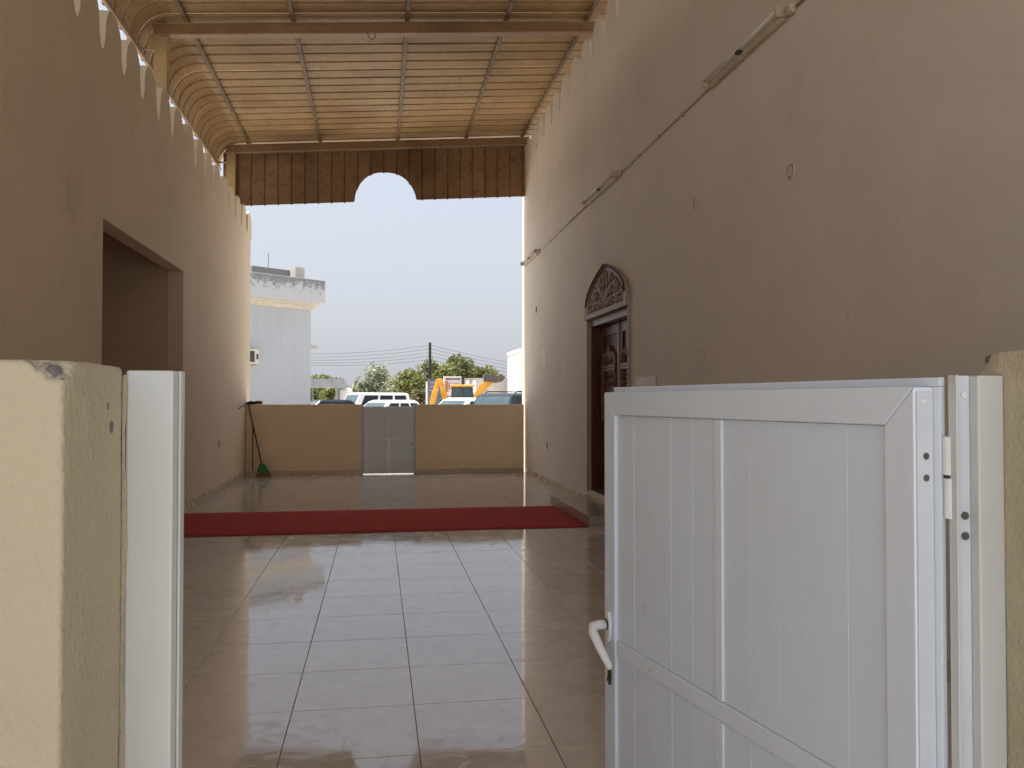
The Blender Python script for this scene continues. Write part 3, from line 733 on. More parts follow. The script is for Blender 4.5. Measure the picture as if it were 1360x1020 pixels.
# sheets: one pan with its rib, flat part and crimped eave curve
PW = .335; RC = .46; XC = -2.76
def cross():                                     # across the sheet (y, lift)
    return [(0, 0), (.016, .046), (.056, .046), (.072, 0), (PW * .45, .0015), (PW * .72, .0), (PW, 0)]
prof = [(XR + 1.3, zr(XR + 1.3), 0)]
for x in (XR + .3, 2.2, 1.2, .2, -.8, -1.8, -2.5): prof.append((x, zr(x), 0))
rings = []
def sheet_mesh():
    mb = MB(); cs = cross(); line = []
    for x in (XR + 1.3, 3.2, 2.4, 1.6, .8, 0, -.8, -1.6, -2.4, XC): line.append((Vector((x, 0, zr(x))), Vector((-SL, 0, 1)).normalized()))
    na = 46; a1 = R(98)
    c = Vector((XC, 0, zr(XC) - RC))
    for i in range(1, na + 1):
        a = a1 * i / na; n_ = Vector((-math.sin(a), 0, math.cos(a)))
        cr = (.008 if i % 2 else -.008)
        line.append((c + n_ * (RC + cr), n_))
    k = len(cs)
    for p, n_ in line:
        for y, h in cs: q = p + n_ * h; mb.v.append((q.x, y, q.z))
    for i in range(len(line) - 1):
        for j in range(k - 1): a = i * k + j; mb.f.append((a, a + 1, a + k + 1, a + k))
    return mb.mesh('roof_sheet', M['sheet'], (0, 0, 0), False, False)
sm_ = sheet_mesh()
y = 17.86 - PW; i = 0
while y > -.8:
    inst('roof_sheet', sm_, cn, (0, y, random.uniform(-.002, .002))); y -= PW
MB().box(-3.232, -3.19, -.75, 17.84, zr(XC) - RC - .075, zr(XC) - RC - .03).build('eave_trim', M['flange'], cn)
# fascia: single panels with an arched cut-out
FP = .268; FYc = 17.675; AXc, AR = .15, .625
def fb(x):                                       # lower edge
    z = 5.725 + (x - .15) * .072
    d = abs(x - AXc)
    if d < AR + .02:
        u = d / (AR + .02); z = max(z, 5.725 + .598 * (1 - u ** 2.5) ** .62)
    return z
fx = -2.86 - FP; gi = 0
while fx < XR - .02:
    x1 = min(fx + FP, XR - .002)
    nn = 9; mb = MB(); rib = [(0, 0), (.010, .022), (.028, .022), (.038, 0)]
    pts = [(fx + a, b) for a, b in rib if fx + a < x1] + [(fx + .038 + (x1 - fx - .038) * i / nn, 0) for i in range(1, nn + 1)] if x1 - fx > .06 else [(fx, 0), (x1, 0)]
    for x, d in pts:
        top = zr(x) - .08
        if x < XC: top = min(top, zr(XC) - RC + math.sqrt(max(0, RC * RC - (x - XC) ** 2)) - .03)
        low = fb(x) - (.012 if d else 0)
        mb.v += [(x, FYc + d, low), (x, FYc + d, top)]
    for i in range(len(pts) - 1): mb.f.append((2 * i, 2 * i + 2, 2 * i + 3, 2 * i + 1))
    fo = mb.build('fascia_panel', M['fascia'], cn, fix=False)
    s_ = fo.modifiers.new('thick', 'SOLIDIFY'); s_.thickness = .003; s_.offset = 0
    fx += FP
MB().tube([(-.16, 11.98, zr(0) - .22), (-.15, 11.97, zr(0) - .28), (-.10, 11.97, zr(0) - .33), (-.05, 11.97, zr(0) - .29), (-.06, 11.98, zr(0) - .22)], .006, 5).build('wire_loop', M['rope'], cn)

# ================================================================ lamps and fittings on the hall wall
def lamp(y0, y1, z, label):
    yc = (y0 + y1) / 2; L = y1 - y0
    t = thing('batten_lamp', (XR, yc, z), label, 'lamp', 'fluorescent lamps along the hall wall')
    MB().box(XR - .055, XR - .003, y0 + .04, y1 - .04, z - .035, z + .035).build('batten', M['batten'], t, bevel=.008)
    for yy, s in ((y0, 1), (y1, -1)):
        MB().box(XR - .11, XR - .02, min(yy, yy + s * .035), max(yy, yy + s * .035), z - .02, z + .055).build('lamp_holder', M['batten'], t, bevel=.008)
    MB().lathe([(.013, y0 + .036), (.013, y1 - .036)], (XR - .09, 0, z + .035), 1, 12).build('tube', M['tube'], t, smooth=True)
    MB().box(XR - .098, XR - .056, yc - .03, yc + .03, z + .0, z + .02).build('starter', M['dark'], t)
    MB().box(XR - .06, XR - .003, y0 - .11, y0 - .03, z - .035, z + .035).build('junction_box', M['batten'], t, bevel=.01)
lamp(5.98, 7.50, 4.53, 'fluorescent batten lamp on the hall wall above the round cable box')
lamp(10.56, 12.2, 4.50, 'fluorescent batten lamp on the hall wall directly above the carved door')
lamp(16.1, 17.7, 4.46, 'fluorescent batten lamp on the hall wall close to the low boundary wall')
cd = thing('conduit', (XR, 8, 4.5), 'thin cable conduit running along the hall wall between lamps', 'conduit')
for a, b, za, zb_ in ((1.0, 5.85, 4.53, 4.53), (7.52, 10.44, 4.525, 4.505), (12.22, 15.98, 4.495, 4.462)):
    MB().tube([(XR - .012, a, za), (XR - .012, b, zb_)], .012, 8).build('pipe', M['conduit'], cd, smooth=True)
    for q in range(1, 4):
        yy = a + (b - a) * q / 4; MB().box(XR - .026, XR - .002, yy - .012, yy + .012, za + (zb_ - za) * q / 4 - .02, za + (zb_ - za) * q / 4 + .02).build('clip', M['conduit'], cd)
jb = thing('junction_box', (XR, 5.95, 3.30), 'round cream cable box on the hall wall below the conduit', 'box')
MB().lathe([(.062, -.018), (.062, -.003)], (XR, 5.95, 3.30), 0, 24).build('cover', M['hall'], jb, bevel=.004)
MB().tube([(XR - .019, 5.95 + .047 * math.cos(a), 3.30 + .047 * math.sin(a)) for a in [i * math.pi / 14 for i in range(29)]], .0035, 5).build('rim', M['boxrim'], jb)
for a in (2.4, 4.9): MB().lathe([(.005, -.024), (.007, -.0185)], (XR, 5.95 + .048 * math.cos(a), 3.30 + .048 * math.sin(a)), 0, 10).build('screw', M['dark'], jb)
def plate(name, label, x, y, z, wy, h, s, m='hall', cat='wall plate'):
    t = thing(name, (x, y, z), label, cat)
    MB().box(*sorted((x + s * .001, x + s * .013)), y - wy / 2, y + wy / 2, z - h / 2, z + h / 2).build('cover', M[m], t, bevel=.004)
    MB().box(*sorted((x + s * .0135, x + s * .017)), y - wy * .3, y + wy * .3, z - h * .3, z + h * .3).build('face', M['conduit'] if m in ('wall', 'hall') else M['plastic'], t, bevel=.002)
    return t
plate('blank_plate', 'small painted-over blank plate between round cable box and arched door', XR, 7.93, 3.52, .09, .13, -1)
plate('wall_socket', 'small socket low on hall wall beyond the doorstep', XR, 15.35, .70, .09, .13, -1, 'conduit', 'socket')
plate('wall_socket', 'small socket low on the building wall between passage and broom', XL, 14.75, .82, .1, .13, 1, 'wall', 'socket')
plate('wall_hook_plate', 'small brown bracket high on hall wall beyond the arched door', XR, 16.45, 3.36, .1, .12, -1, 'beam', 'bracket')
MB_n = thing('pasted_notice', (XR, 15.7, 2.35), 'narrow pale paper notice pasted on hall wall beyond the door', 'notice')
MB().box(XR - .003, XR - .001, 15.55, 15.85, 2.18, 2.52).build('paper', simple('paper', (.78, .74, .68), .8, .06, 20), MB_n)
sw = thing('switch_plate', (XR, 9.5, 1.72), 'row of pale square switch plates on hall wall beside the carved door', 'switch')
MB().box(XR - .006, XR - .001, 9.135, 9.14 + 4 * .15 + .148, 1.575, 1.825).build('backing', M['boxrim'], sw)
for i in range(5):
    for j, z in enumerate((1.765, 1.64)):
        MB().box(XR - .012, XR - .001, 9.14 + i * .15, 9.14 + i * .15 + .143, z - .058, z + .058).build('plate', M['plate'] if j == 0 else M['hall'], sw, bevel=.004)

# ================================================================ broom, stick and rope in the far corner
br = thing('broom', (-2.25, 17.38, 0), 'green broom with black handle leaning in the corner of the low boundary wall', 'broom')
MB().tube([(-2.30, 17.36, .27), (-2.60, 17.55, 1.50)], .014, 8).build('handle', M['black'], br, smooth=True)
MB().loft([[(-2.28 + a * .05 - .01, 17.36 + b * .03, .27) for a, b in ((-1, -1), (1, -1), (1, 1), (-1, 1))], [(-2.27 + a * .11, 17.37 + b * .035, .13) for a, b in ((-1, -1), (1, -1), (1, 1), (-1, 1))], [(-2.265 + a * .12, 17.37 + b * .035, .10) for a, b in ((-1, -1), (1, -1), (1, 1), (-1, 1))]]).build('head', M['green'], br, bevel=.01)
bb = MB(); rng = random.Random(5)
for i in range(240):
    u, v_ = rng.uniform(-1, 1), rng.uniform(-1, 1)
    bb.tube([(-2.265 + u * .11, 17.37 + v_ * .03, .105), (-2.26 + u * .145 + rng.uniform(-.01, .01), 17.365 + v_ * .05, .003)], .0028, 3)
bb.build('bristles', M['bristle'], br, fix=False)
tag(MB().tube([(-2.50, 17.575, .12), (-2.505, 17.585, 1.0)], .011, 8).build('stick', M['stick'], smooth=True), 'thin brown stick leaning against the low boundary wall behind the broom', 'stick')
rp = MB(); rng = random.Random(8)
for kx in range(4):
    rp.tube([(-2.58 + .07 * kx * .4 + .10 * math.cos(a) + rng.uniform(-.01, .01), 17.66 + .06 * math.sin(a), WZ + .014 + .012 * kx + .01 * math.sin(a * 2)) for a in [q * .42 for q in range(17)]], .012, 6)
rp.tube([(-2.62, 17.58, WZ + .02), (-2.63, 17.2, WZ - .02), (-2.635, 16.6, WZ - .08)], .008, 5)
rp.tube([(-2.5, 17.66, WZ + .03), (-2.42, 17.62, WZ + .06), (-2.36, 17.6, WZ + .04)], .012, 6)
tag(rp.build('rope', M['rope'], smooth=True), 'tangled black rope lying on top of the low boundary wall above the broom', 'rope')
tag(MB().box(-2.46, -2.33, 17.635, 17.72, WZ + .004, WZ + .075).build('brick', M['brick'], bevel=.008), 'small reddish brick lying on the low boundary wall beside the rope', 'brick')

# ================================================================ outside: weathered white building
D1 = Vector((math.sin(R(52.5)), math.cos(R(52.5)), 0)); D2 = Vector((-D1.y, D1.x, 0))     # along front, to the back
YB = 38.0
cr = at(412.5, 500, YB); cr.z = 0
def wb(u0, u1, v0, v1, z0, z1): 
    mb = MB(); P = [cr + D1 * u + D2 * v_ for u, v_ in ((u0, v0), (u1, v0), (u1, v1), (u0, v1))]
    return mb.add([(p.x, p.y, z0) for p in P] + [(p.x, p.y, z1) for p in P], [(0,3,2,1),(4,5,6,7),(0,1,5,4),(1,2,6,5),(2,3,7,6),(3,0,4,7)])
zt = at(424, 373, YB).z; zc = at(424, 404, YB).z
wbt = thing('white_building', (cr.x, cr.y, 0), 'weathered white building with peeling parapet and stepped cornice', 'building')
wb(-14, 0, 0, 9, -.06, zc - .27).build('wall', M['white_bld'], wbt)
wb(-14.2, .14, -.14, 9.2, zc - .268, zc - .10).build('cornice', M['cornice'], wbt)
wb(-14.3, .28, -.28, 9.3, zc - .098, zc + .02).build('cornice', M['cornice'], wbt)
wb(-14.5, .46, -.46, 9.5, zc + .022, zt).build('parapet', M['parapet'], wbt, bevel=.03)
wb(-2.2, -.15, 1.2, 4.5, zt + .002, zt + .55).build('roof_room', M['parapet'], wbt)
wb(-.35, .12, .7, 1.15, zt + .002, zt + .66).build('roof_pier', M['concrete'], wbt)
wb(.002, .55, .3, 6.5, zc - 1.95, zc - 1.80).build('window_ledge', M['concrete'], wbt)
pa = cr + D1 * -.95 + D2 * 2
tag(MB().tube([(pa.x, pa.y, zt + .002), (pa.x, pa.y, zt + 1.35)], .03, 5).build('antenna', M['carport']), 'thin antenna rod standing on the roof of the weathered white building', 'antenna')
zo = zt
pk = [n_ for n_ in M['parapet'].node_tree.nodes if n_.label == 'peel'][0].inputs[0].links[0].from_node.inputs[0].links[0].from_node
pk.inputs[1].default_value = zt - .95
ac_u = -2.95; zac = at(340, 474, YB - 2).z
act = thing('air_conditioner', tuple(cr + D1 * ac_u + Vector((0, 0, zac))), 'dusty air conditioner unit bracketed to the weathered white building', 'air conditioner')
wb(ac_u - .62, ac_u + .2, -.42, -.08, zac - .3, zac + .32).build('housing', M['cornice'], act, bevel=.02)
wb(ac_u + .06, ac_u + .16, -.425, -.4205, zac - .1, zac + .12).build('badge', M['dark'], act)
wb(ac_u - .52, ac_u - .02, -.425, -.4205, zac - .22, zac + .24).build('fan_grille', M['dark'], act)
for u in (-.45, .05): wb(ac_u + u, ac_u + u + .05, -.45, -.005, zac - .36, zac - .303).build('bracket', M['concrete'], act)

# carport, low walls, tall white block
c0, c1 = at(400, 503, 55), at(457, 503, 55)
cpt = thing('carport', ((c0.x + c1.x) / 2, 57, 0), 'grey flat roofed carport beside the weathered white building', 'carport')
MB().box(c0.x - 3, c1.x, 55, 59.5, c0.z - .52, c0.z).build('roof', M['carport'], cpt)
for x in (c0.x - 2.5, c0.x + .4, c1.x - .5):
    for yy in (55.4, 59.2): MB().box(x - .06, x + .06, yy - .06, yy + .06, -.06, c0.z - .521).build('post', M['carport'], cpt)
for x in np.arange(c0.x - 2.9, c1.x - .05, .3): MB().box(x, x + .04, 54.97, 54.998, c0.z - .52, c0.z).build('rib', M['carport'], cpt)
tk = at(460, 515, 57)
tkt = thing('water_tank', (tk.x, 57, 0), 'white ribbed water tank on a block stand beyond carport', 'tank')
MB().box(tk.x - .42, tk.x + .42, 56.6, 57.4, -.06, tk.z - 1.02).build('stand', M['concrete'], tkt)
MB().lathe([(.40, tk.z - 1.018), (.42, tk.z - .9), (.40, tk.z - .8), (.42, tk.z - .6), (.40, tk.z - .5), (.42, tk.z - .3), (.38, tk.z - .1), (.15, tk.z)], (tk.x, 57, 0), 2, 20).build('tank', M['bright'], tkt, smooth=True)
a0, a1 = at(614, 504, 78), at(684, 504, 78)
bwt = thing('low_building', ((a0.x + a1.x) / 2, 80, 0), 'plain pale concrete low building behind the yellow digger', 'building')
MB().box(a0.x, a1.x, 78, 86, -.06, a0.z).build('wall', M['concrete'], bwt)
MB().box(a0.x - .1, a1.x + .1, 77.9, 86.1, a0.z + .002, a0.z + .14).build('coping', M['concrete'], bwt)
for x in (a0.x + .3, a0.x + .95): MB().box(x, x + .35, 77.93, 77.997, .8, a0.z - .05).build('pilaster', M['bright'], bwt)
b0 = at(691, 466, 70)
tbt = thing('tall_white_building', (b0.x + 3, 73, 0), 'plain bright white tall building rising past the hall corner', 'building')
MB().box(b0.x, b0.x + 8, 70, 77, -.06, b0.z).build('wall', M['bright'], tbt)
MB().box(b0.x - .08, b0.x + 8, 69.92, 77, b0.z + .002, b0.z + .2).build('coping', M['bright'], tbt)
for x in (b0.x + 1.2, b0.x + 3.4, b0.x + 5.6): MB().box(x, x + 1.0, 69.97, 69.997, 2.4, 3.8).build('window', M['glass'], tbt)

# utility pole and wires
p0 = at(571, 455, 88)
upt = thing('utility_pole', (p0.x, 88, 0), 'dark wooden utility pole standing in front of the trees', 'utility pole')
MB().tube([(p0.x, 88, -.06), (p0.x, 88, p0.z)], [.19, .14], 10).build('pole', M['pole'], upt)
for i in range(5): MB().lathe([(.05, 0), (.07, .05), (.04, .12)], (p0.x + .2, 88, p0.z - .35 - i * .38), 2, 8).build('insulator', M['rim'], upt)
for side, endpx, dz in ((-1, 330, (466, 470, 474, 477, 479)), (1, 760, (495, 499, 503, 507, 511))):
    for i in range(5):
        a = Vector((p0.x + .2 * side, 88, p0.z - .3 - i * .38)); b = at(endpx, dz[i], 88 + (0 if side < 0 else 12))
        q = MB(); pts = []
        for k_ in range(15):
            u = k_ / 14; p = a.lerp(b, u); p.z -= 4 * u * (1 - u) * (.55 if side < 0 else .25); pts.append(p)
        q.tube(pts, .02, 4)
        tag(q.build('overhead_wire', M['wire']), 'thin overhead wire strung from the utility pole towards ' + ('the white weathered building' if side < 0 else 'the tall bright building'), 'wire',
            'overhead wires towards the ' + ('weathered' if side < 0 else 'bright') + ' building')

# signs
s0, s1 = at(589, 500, 72), at(613, 500, 72); sb0 = at(600, 529, 72)
sgt = thing('shop_sign', ((s0.x + s1.x) / 2, 72, 0), 'pale boxed sign with red lettering behind the yellow digger', 'sign')
MB().box(s0.x, s1.x, 72, 72.35, sb0.z, s0.z).build('box', M['signface'], sgt, bevel=.02)
MB().box(s1.x + .002, s1.x + .25, 71.98, 72.4, sb0.z + .3, s0.z + .02).build('side_panel', M['dark'], sgt)
MB().box(s0.x + .2, s1.x - .1, 71.985, 71.998, s0.z - .3, s0.z - .14).build('stripe', M['signgrey'], sgt)
rng = random.Random(4); gl = MB(); W_ = s1.x - s0.x
for i in range(6):
    x = s0.x + W_ * (.30 + i * .105); zc_ = (s0.z + sb0.z) / 2 + .1; hh = .3
    gl.box(x, x + .06, 71.985, 71.998, zc_ - hh, zc_ + hh)
    for q in rng.sample((-.22, -.02, .18), 2): gl.box(x + .061, x + .13, 71.985, 71.998, zc_ + q - .02, zc_ + q + .035)
gl.build('lettering', M['signred'], sgt)
MB().box(s0.x + .14, s0.x + .42, 71.985, 71.998, zc_ - .5, zc_ + .45).build('emblem', M['brick'], sgt)
MB().box(s0.x + .15, s1.x - .2, 71.985, 71.998, sb0.z + .12, sb0.z + .2).build('stripe', M['signgrey'], sgt)
for x in (s0.x + .3, s1.x - .3): MB().box(x - .06, x + .06, 72.1, 72.22, -.06, sb0.z - .001).build('post', M['dark'], sgt)
g0, g1 = at(568, 503, 74), at(592, 503, 74)
g2 = thing('grey_sign', ((g0.x + g1.x) / 2, 74, 0), 'grey sign board with white edge post beside the red lettered sign', 'sign')
MB().box(g0.x, g1.x, 74, 74.15, .9, g0.z).build('board', M['signgrey'], g2)
MB().box(g0.x - .16, g0.x - .003, 73.97, 74.13, -.06, g0.z - .25).build('post', M['bright'], g2)
MB().box(g1.x - .2, g1.x - .08, 74.16, 74.28, -.06, g0.z - .3).build('post', M['dark'], g2)
for z, L in ((g0.z - .4, .7), (g0.z - .75, .5), (g0.z - 1.1, .8)): MB().box(g0.x + .2, g0.x + .2 + L, 73.985, 73.998, z, z + .12).build('stripe', M['carport'], g2)

# ================================================================ vehicles
def car(name, label, loc, heading, paint, L=4.7, Wd=1.85, H=1.75, boxy=0.0, rails=False, belt=.58):
    """local: x forward, y left, z up; heading = world angle of +x"""
    g = thing(name, (loc[0], loc[1], -.06), label, 'car', 'parked cars', heading, True)
    hb = H * belt; h2 = Wd / 2; xf, xb = L / 2, -L / 2; gc = .22
    def ring(x, wz, z0, z1, r_=.1):
        w_ = h2 * wz; c = min(r_, (z1 - z0) * .4)
        return [(x, -w_ + c * .4, z0), (x, w_ - c * .4, z0), (x, w_, z0 + c), (x, w_, z1 - c), (x, w_ - c * .8, z1), (x, 0, z1 + .02), (x, -w_ + c * .8, z1), (x, -w_, z1 - c), (x, -w_, z0 + c)]
    hood = hb * (.93 if boxy else .88)
    rings = [ring(xf, .80, .34, hood * .74), ring(xf - .06, .90, .26, hood * .86), ring(xf - .35, .97, gc, hood * .95), ring(xf - 1.0, 1, gc, hood), ring(xf - 1.25, 1, gc, hb),
             ring(0, 1, gc, hb), ring(xb + .7, 1, gc, hb), ring(xb + .12, .96, .26, hb * .98), ring(xb, .86, .36, hb * .90)]
    bd = MB().loft(rings).build('body', paint, g, bevel=.02, smooth=True)
    # cabin
    fx0, fx1 = xf - 1.12, xf - (1.65 if boxy else 1.95)       # windscreen foot / head
    rx0, rx1 = xb + .10, xb + (.28 if boxy else .75)          # tail foot / head
    tw = h2 * (.82 if boxy else .74); bw = h2 * .95; zr_ = H
    A = [(fx0, bw), (rx0, bw)]; 
    def cab(inset=0, up=0):
        lo = [(fx0 + up, -bw - inset, hb - .03), (fx0 + up, bw + inset, hb - .03), (rx0 - up, bw + inset, hb - .03), (rx0 - up, -bw - inset, hb - .03)]
        mid = [(fx1 + .1, -tw * 1.03, zr_ - .08), (fx1 + .1, tw * 1.03, zr_ - .08), (rx1 - .06, tw * 1.03, zr_ - .08), (rx1 - .06, -tw * 1.03, zr_ - .08)]
        top = [(fx1 - .12, -tw * .92, zr_), (fx1 - .12, tw * .92, zr_), (rx1 + .1, tw * .92, zr_), (rx1 + .1, -tw * .92, zr_)]
        return [lo, mid, top]
    MB().loft(cab()).build('cabin', paint, g, bevel=.04, smooth=False, seg=3)
    lo, mid, _ = cab()
    def pane(nm, q, m, off):
        q = [Vector(p) for p in q]; n_ = (q[1] - q[0]).cross(q[2] - q[0]).normalized(); c = sum(q, Vector()) / 4
        if n_.dot(c - Vector((0, 0, hb * .8))) < 0: n_ = -n_
        mb = MB(); mb.add([p + n_ * off for p in q] + [p - n_ * .01 for p in q], [(0,1,2,3),(7,6,5,4),(0,4,5,1),(1,5,6,2),(2,6,7,3),(3,7,4,0)])
        return mb.build(nm, m, g)
    def quad(a, b, c, d, u0, u1, v0, v1):
        a, b, c, d = map(Vector, (a, b, c, d))          # a-b bottom, d-c top
        f_ = lambda u, v_: a.lerp(b, u).lerp(d.lerp(c, u), v_)
        return [f_(u0, v0), f_(u1, v0), f_(u1, v1), f_(u0, v1)]
    pane('windscreen', quad(lo[0], lo[1], mid[1], mid[0], .05, .95, .08, .95), M['windscreen'], .006)
    pane('rear_window', quad(lo[3], lo[2], mid[2], mid[3], .1, .9, .25, .92), M['glass'], .006)
    for a, b in ((0, 3), (1, 2)):
        for u0, u1 in ((.10, .37), (.41, .66), (.70, .93)):
            pane('side_window', quad(lo[a], lo[b], mid[b], mid[a], u0, u1, .14, .90), M['glass'], .006)
    for s in (-1, 1):
        MB().loft([[(fx0 - .25 + a * .05, s * (bw + .04), hb + .06 + b * .04) for a, b in ((-1, -1), (1, -1), (1, 1), (-1, 1))], [(fx0 - .25 + a * .07, s * (bw + .2), hb + .08 + b * .075) for a, b in ((-1, -1), (1, -1), (1, 1), (-1, 1))]]).build('mirror', paint, g, bevel=.015)
        MB().box(xf - .16, xf + .005, s * h2 * .55 - .14, s * h2 * .55 + .14, hood * .70, hood * .84).build('headlight', M['rim'], g, bevel=.02)
        MB().box(xb - .006, xb + .1, s * h2 * .7 - .1, s * h2 * .7 + .1, hb * .66, hb * .92).build('tail_light', M['signred'], g, bevel=.02)
        if rails:
            MB().tube([(fx1 - .2, s * tw * .86, zr_ - .005), (fx1 - .32, s * tw * .86, zr_ + .06), (rx1 + .3, s * tw * .86, zr_ + .06), (rx1 + .18, s * tw * .86, zr_ - .005)], .022, 6).build('roof_rail', M['black'], g)
        for x in (xf - .85, xb + .85):
            r_ = .36; wl = MB().lathe([(r_ - .04, -.11), (r_, -.08), (r_, .08), (r_ - .04, .11)], (x, s * (h2 - .10), r_), 1, 24).build('wheel', M['rubber'], g)
            MB().lathe([(.21, -.118), (.21, .118)], (x, s * (h2 - .10), r_), 1, 16).build('rim', M['rim'], wl)
    MB().box(xf - .03, xf + .012, -h2 * .38, h2 * .38, hood * .5, hood * .72).build('grille', M['black'], g, bevel=.01)
    MB().box(xf - .1, xf + .03, -h2 * .8, h2 * .8, .30, .44).build('bumper', M['black'], g, bevel=.03)
    return g
HD = R(180 + 29)
def carat(px, y): p = at(px, 540, y); return (p.x, p.y)
car('suv', 'large boxy white off-road vehicle parked beyond the closed gate', carat(489, 50), HD, M['paint_white'], 5.0, 1.95, 2.02, 1.0, False, .60)
car('sedan', 'low white car with rounded roof parked right behind the closed gate', carat(508, 36), R(180 + 40), M['paint_white'], 4.2, 1.75, 1.60, 0, False, .62)
car('suv', 'white car parked between the digger and the dark car', carat(616, 34), R(180 + 40), M['paint_white'], 4.7, 1.85, 1.69, 0, False, .60)
car('suv', 'dark blue off-road car with roof rails parked beside the hall corner', carat(676, 29), R(180 + 42), M['paint_dark'], 4.7, 1.9, 1.84, 1.0, True, .56)
car('sedan', 'dark car parked beside the weathered white building', carat(428, 47), R(180 + 20), M['paint_dark'], 4.4, 1.75, 1.62, 0, False, .62)

# backhoe loader
bc = at(616, 540, 65)
bh = thing('backhoe_loader', (bc.x, 65, -.06), 'yellow backhoe loader with its dark bucket raised high', 'digger', None, R(-8), True)
MB().prism([(-1.5, .55), (2.2, .55), (2.4, .8), (2.3, 1.45), (1.0, 1.6), (.7, 1.25), (-1.4, 1.2)], 1, -.45, .45).build('chassis', M['yellow'], bh, bevel=.04)
cb = MB().box(-1.0, .8, -.72, .72, 1.205, 1.32).build('cab', M['dark'], bh, bevel=.02)
for x, x2 in ((-.95, -.85), (0, 0), (.78, .62)):
    for y_ in (-.68, .68): MB().tube([(x, y_, 1.2), (x2, y_ * .95, 2.62)], .05, 6).build('cab_pillar', M['dark'], cb)
MB().box(-1.02, .8, -.78, .78, 2.62, 2.78).build('cab_roof', M['yellow'], cb, bevel=.05)
for y_ in (-.66, .66): MB().prism([(-.9, 1.3), (.72, 1.3), (.6, 2.6), (-.84, 2.6)], 1, y_ - .008, y_ + .008).build('cab_window', M['windscreen'], cb)
MB().box(.70, .715, -.6, .6, 1.4, 2.55).build('cab_window', M['windscreen'], cb)
MB().box(-.75, -.25, -.3, .3, 1.2, 1.75).build('seat', M['black'], cb, bevel=.06)
for x, r_, wd in ((-.75, .75, .5), (1.75, .52, .38)):
    for s in (-1, 1):
        wl = MB().lathe([(r_ - .1, -wd / 2), (r_, -wd / 2 + .08), (r_, wd / 2 - .08), (r_ - .1, wd / 2)], (x, s * .85, r_), 1, 28).build('wheel', M['rubber'], bh)
        MB().lathe([(r_ * .55, -wd / 2 - .01), (r_ * .55, wd / 2 + .01)], (x, s * .85, r_), 1, 20).build('rim', M['yellow'], wl)
for s in (-1, 1):
    MB().prism([(.72, 1.85), (1.05, 1.5), (1.62, 2.3), (2.3, 2.95), (2.1, 3.3), (1.25, 2.78)], 1, s * .55 - .09, s * .55 + .09).build('loader_arm', M['yellow'], bh, bevel=.02)
    MB().tube([(1.5, s * .45, 1.5), (1.9, s * .45, 2.7)], .05, 8).build('hydraulic_ram', M['rim'], bh)
    MB().prism([(1.55, 2.3), (1.95, 2.95), (1.75, 3.02), (1.4, 2.45)], 1, s * .38 - .04, s * .38 + .04).build('tilt_link', M['yellow'], bh)
bk = MB(); pf_ = [(1.55, 3.05), (2.5, 2.92), (3.0, 3.05), (3.25, 3.35), (2.85, 3.62), (2.75, 3.45), (1.62, 3.62)]
bk.prism(pf_, 1, -1.1, 1.1).build('bucket', M['bucket'], bh, bevel=.02)
for y_ in (-.7, 0, .7): MB().box(1.50, 1.57, y_ - .25, y_ + .25, 3.15, 3.52).build('bucket_plate', M['carport'], bh)
MB().prism([(-1.55, .7), (-.95, .9), (-1.15, 1.6), (-1.70, 3.28), (-2.02, 3.2), (-1.65, 1.6)], 1, -.14, .14).build('boom', M['yellow'], bh, bevel=.03)
MB().prism([(-2.12, 3.22), (-1.85, 3.3), (-2.05, 2.1), (-2.35, 1.0), (-2.72, 1.05), (-2.5, 2.1)], 1, -.12, .12).build('dipper', M['yellow'], bh, bevel=.03)
MB().prism([(-2.75, 1.15), (-2.3, 1.15), (-2.15, .7), (-2.5, .35), (-2.95, .65)], 1, -.3, .3).build('digging_bucket', M['bucket'], bh, bevel=.03)
for s in (-1, 1): MB().tube([(-1.35, s * .5, 1.0), (-1.4, s * 1.0, .06)], .07, 6).build('stabilizer', M['yellow'], bh)

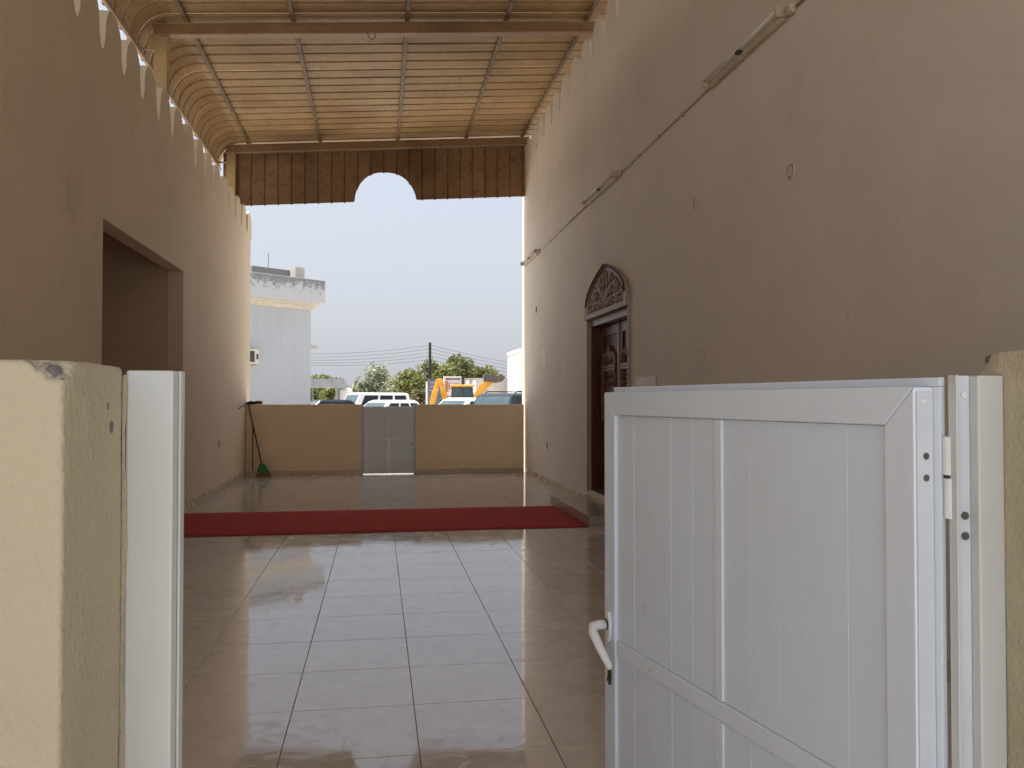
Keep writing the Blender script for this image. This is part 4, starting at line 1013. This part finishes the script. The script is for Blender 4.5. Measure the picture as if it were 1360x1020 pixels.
# ================================================================ trees
def tree(name, label, px, ytop, yd, wpx, m, nleaf, seed, leaf=.17, low=.25, sparse=0.0, cat='tree'):
    rng = random.Random(seed); top = at(px, ytop, yd); Hh = top.z + .06; rw = wpx / F_PX * yd / 2
    t = thing(name, (top.x, yd, -.06), label, cat, None)
    tr = MB(); base = Vector((top.x, yd, -.06))
    clumps = []
    nc = 16 if not sparse else 22
    for i in range(nc):
        a = rng.uniform(0, 6.283); q = rng.random() ** .5; h = rng.uniform(low, 1)
        wid = math.sin(math.pi * min(1, max(.12, (h - low * .4) / (1.08 - low * .4)))) ** .6
        c = base + Vector((math.cos(a) * q * rw * wid * .8, math.sin(a) * q * rw * wid * .8, Hh * (h * .86)))
        clumps.append((c, rng.uniform(.26, .46) * min(rw, Hh * .55)))
    clumps.append((base + Vector((0, 0, Hh * .82)), Hh * .16))
    tr.tube([base, base + Vector((.05 * rw, 0, Hh * .3)), base + Vector((-.04 * rw, .1, Hh * .6))], [Hh * .028, Hh * .022, Hh * .012], 7)
    for c, r_ in clumps[:9]:
        s0_ = base + Vector((0, 0, Hh * rng.uniform(.15, .5)))
        tr.tube([s0_, s0_.lerp(c, .5) + Vector((0, 0, .15)), c], [Hh * .012, Hh * .008, Hh * .004], 5)
    tr.build('trunk', M['bark'], t, fix=False)
    cr_ = MB()
    per = nleaf // len(clumps)
    for c, r_ in clumps:
        for k_ in range(per):
            d = Vector((rng.gauss(0, 1), rng.gauss(0, 1), rng.gauss(0, .8))).normalized() * r_ * (rng.random() ** .45) * (1 + sparse * rng.random())
            p = c + d; nrm = Vector((rng.gauss(0, 1), rng.gauss(0, 1), rng.gauss(.5, 1))).normalized()
            u = nrm.orthogonal().normalized(); u.rotate(Matrix.Rotation(rng.uniform(0, 6.28), 3, nrm)); v_ = nrm.cross(u)
            s_ = leaf * rng.uniform(.6, 1.3); 
            if p.z < .05: continue
            cr_.add([p - u * s_, p + v_ * s_ * .45, p + u * s_, p - v_ * s_ * .45], [(0, 1, 2, 3)])
    cr_.build('crown', m, t, fix=False)
    return t
tree('tree', 'sparse silvery green tree standing alone behind the white off-road vehicle', 497, 483, 66, 50, M['leaf_c'], 3600, 1, .15, .25, .5)
tree('tree', 'rounded olive green tree behind the utility pole', 572, 474, 92, 74, M['leaf_a'], 6500, 2, .2)
tree('tree', 'tall dark topped tree rising above the red lettered sign', 606, 469, 94, 68, M['leaf_b'], 6500, 3, .2)
tree('tree', 'yellow green tree behind the raised bucket', 641, 485, 96, 62, M['leaf_a'], 5000, 4, .2)
tree('tree', 'broad low green tree between silvery tree and utility pole', 538, 495, 88, 80, M['leaf_a'], 5500, 5, .2, .12)
tree('tree', 'green tree crown showing above the grey carport', 431, 496, 90, 70, M['leaf_b'], 4500, 6, .2)
tree('shrub', 'yellow green shrub growing under the grey carport edge', 440, 512, 74, 44, M['leaf_a'], 3000, 7, .16, .05, 0, 'shrub')
tree('shrub', 'green shrub behind the white water tank', 476, 509, 80, 40, M['leaf_a'], 3000, 8, .16, .05, 0, 'shrub')
tree('shrub', 'brownish dry shrub below the olive tree beside the grey sign', 553, 515, 76, 62, M['leaf_d'], 4000, 9, .15, .02, 0, 'shrub')
tree('shrub', 'low green shrub at the foot of the silvery tree', 517, 513, 76, 46, M['leaf_a'], 3000, 10, .15, .02, 0, 'shrub')
tree('shrub', 'dark green shrub under the carport beside white building', 415, 512, 70, 40, M['leaf_b'], 2500, 12, .16, .02, 0, 'shrub')
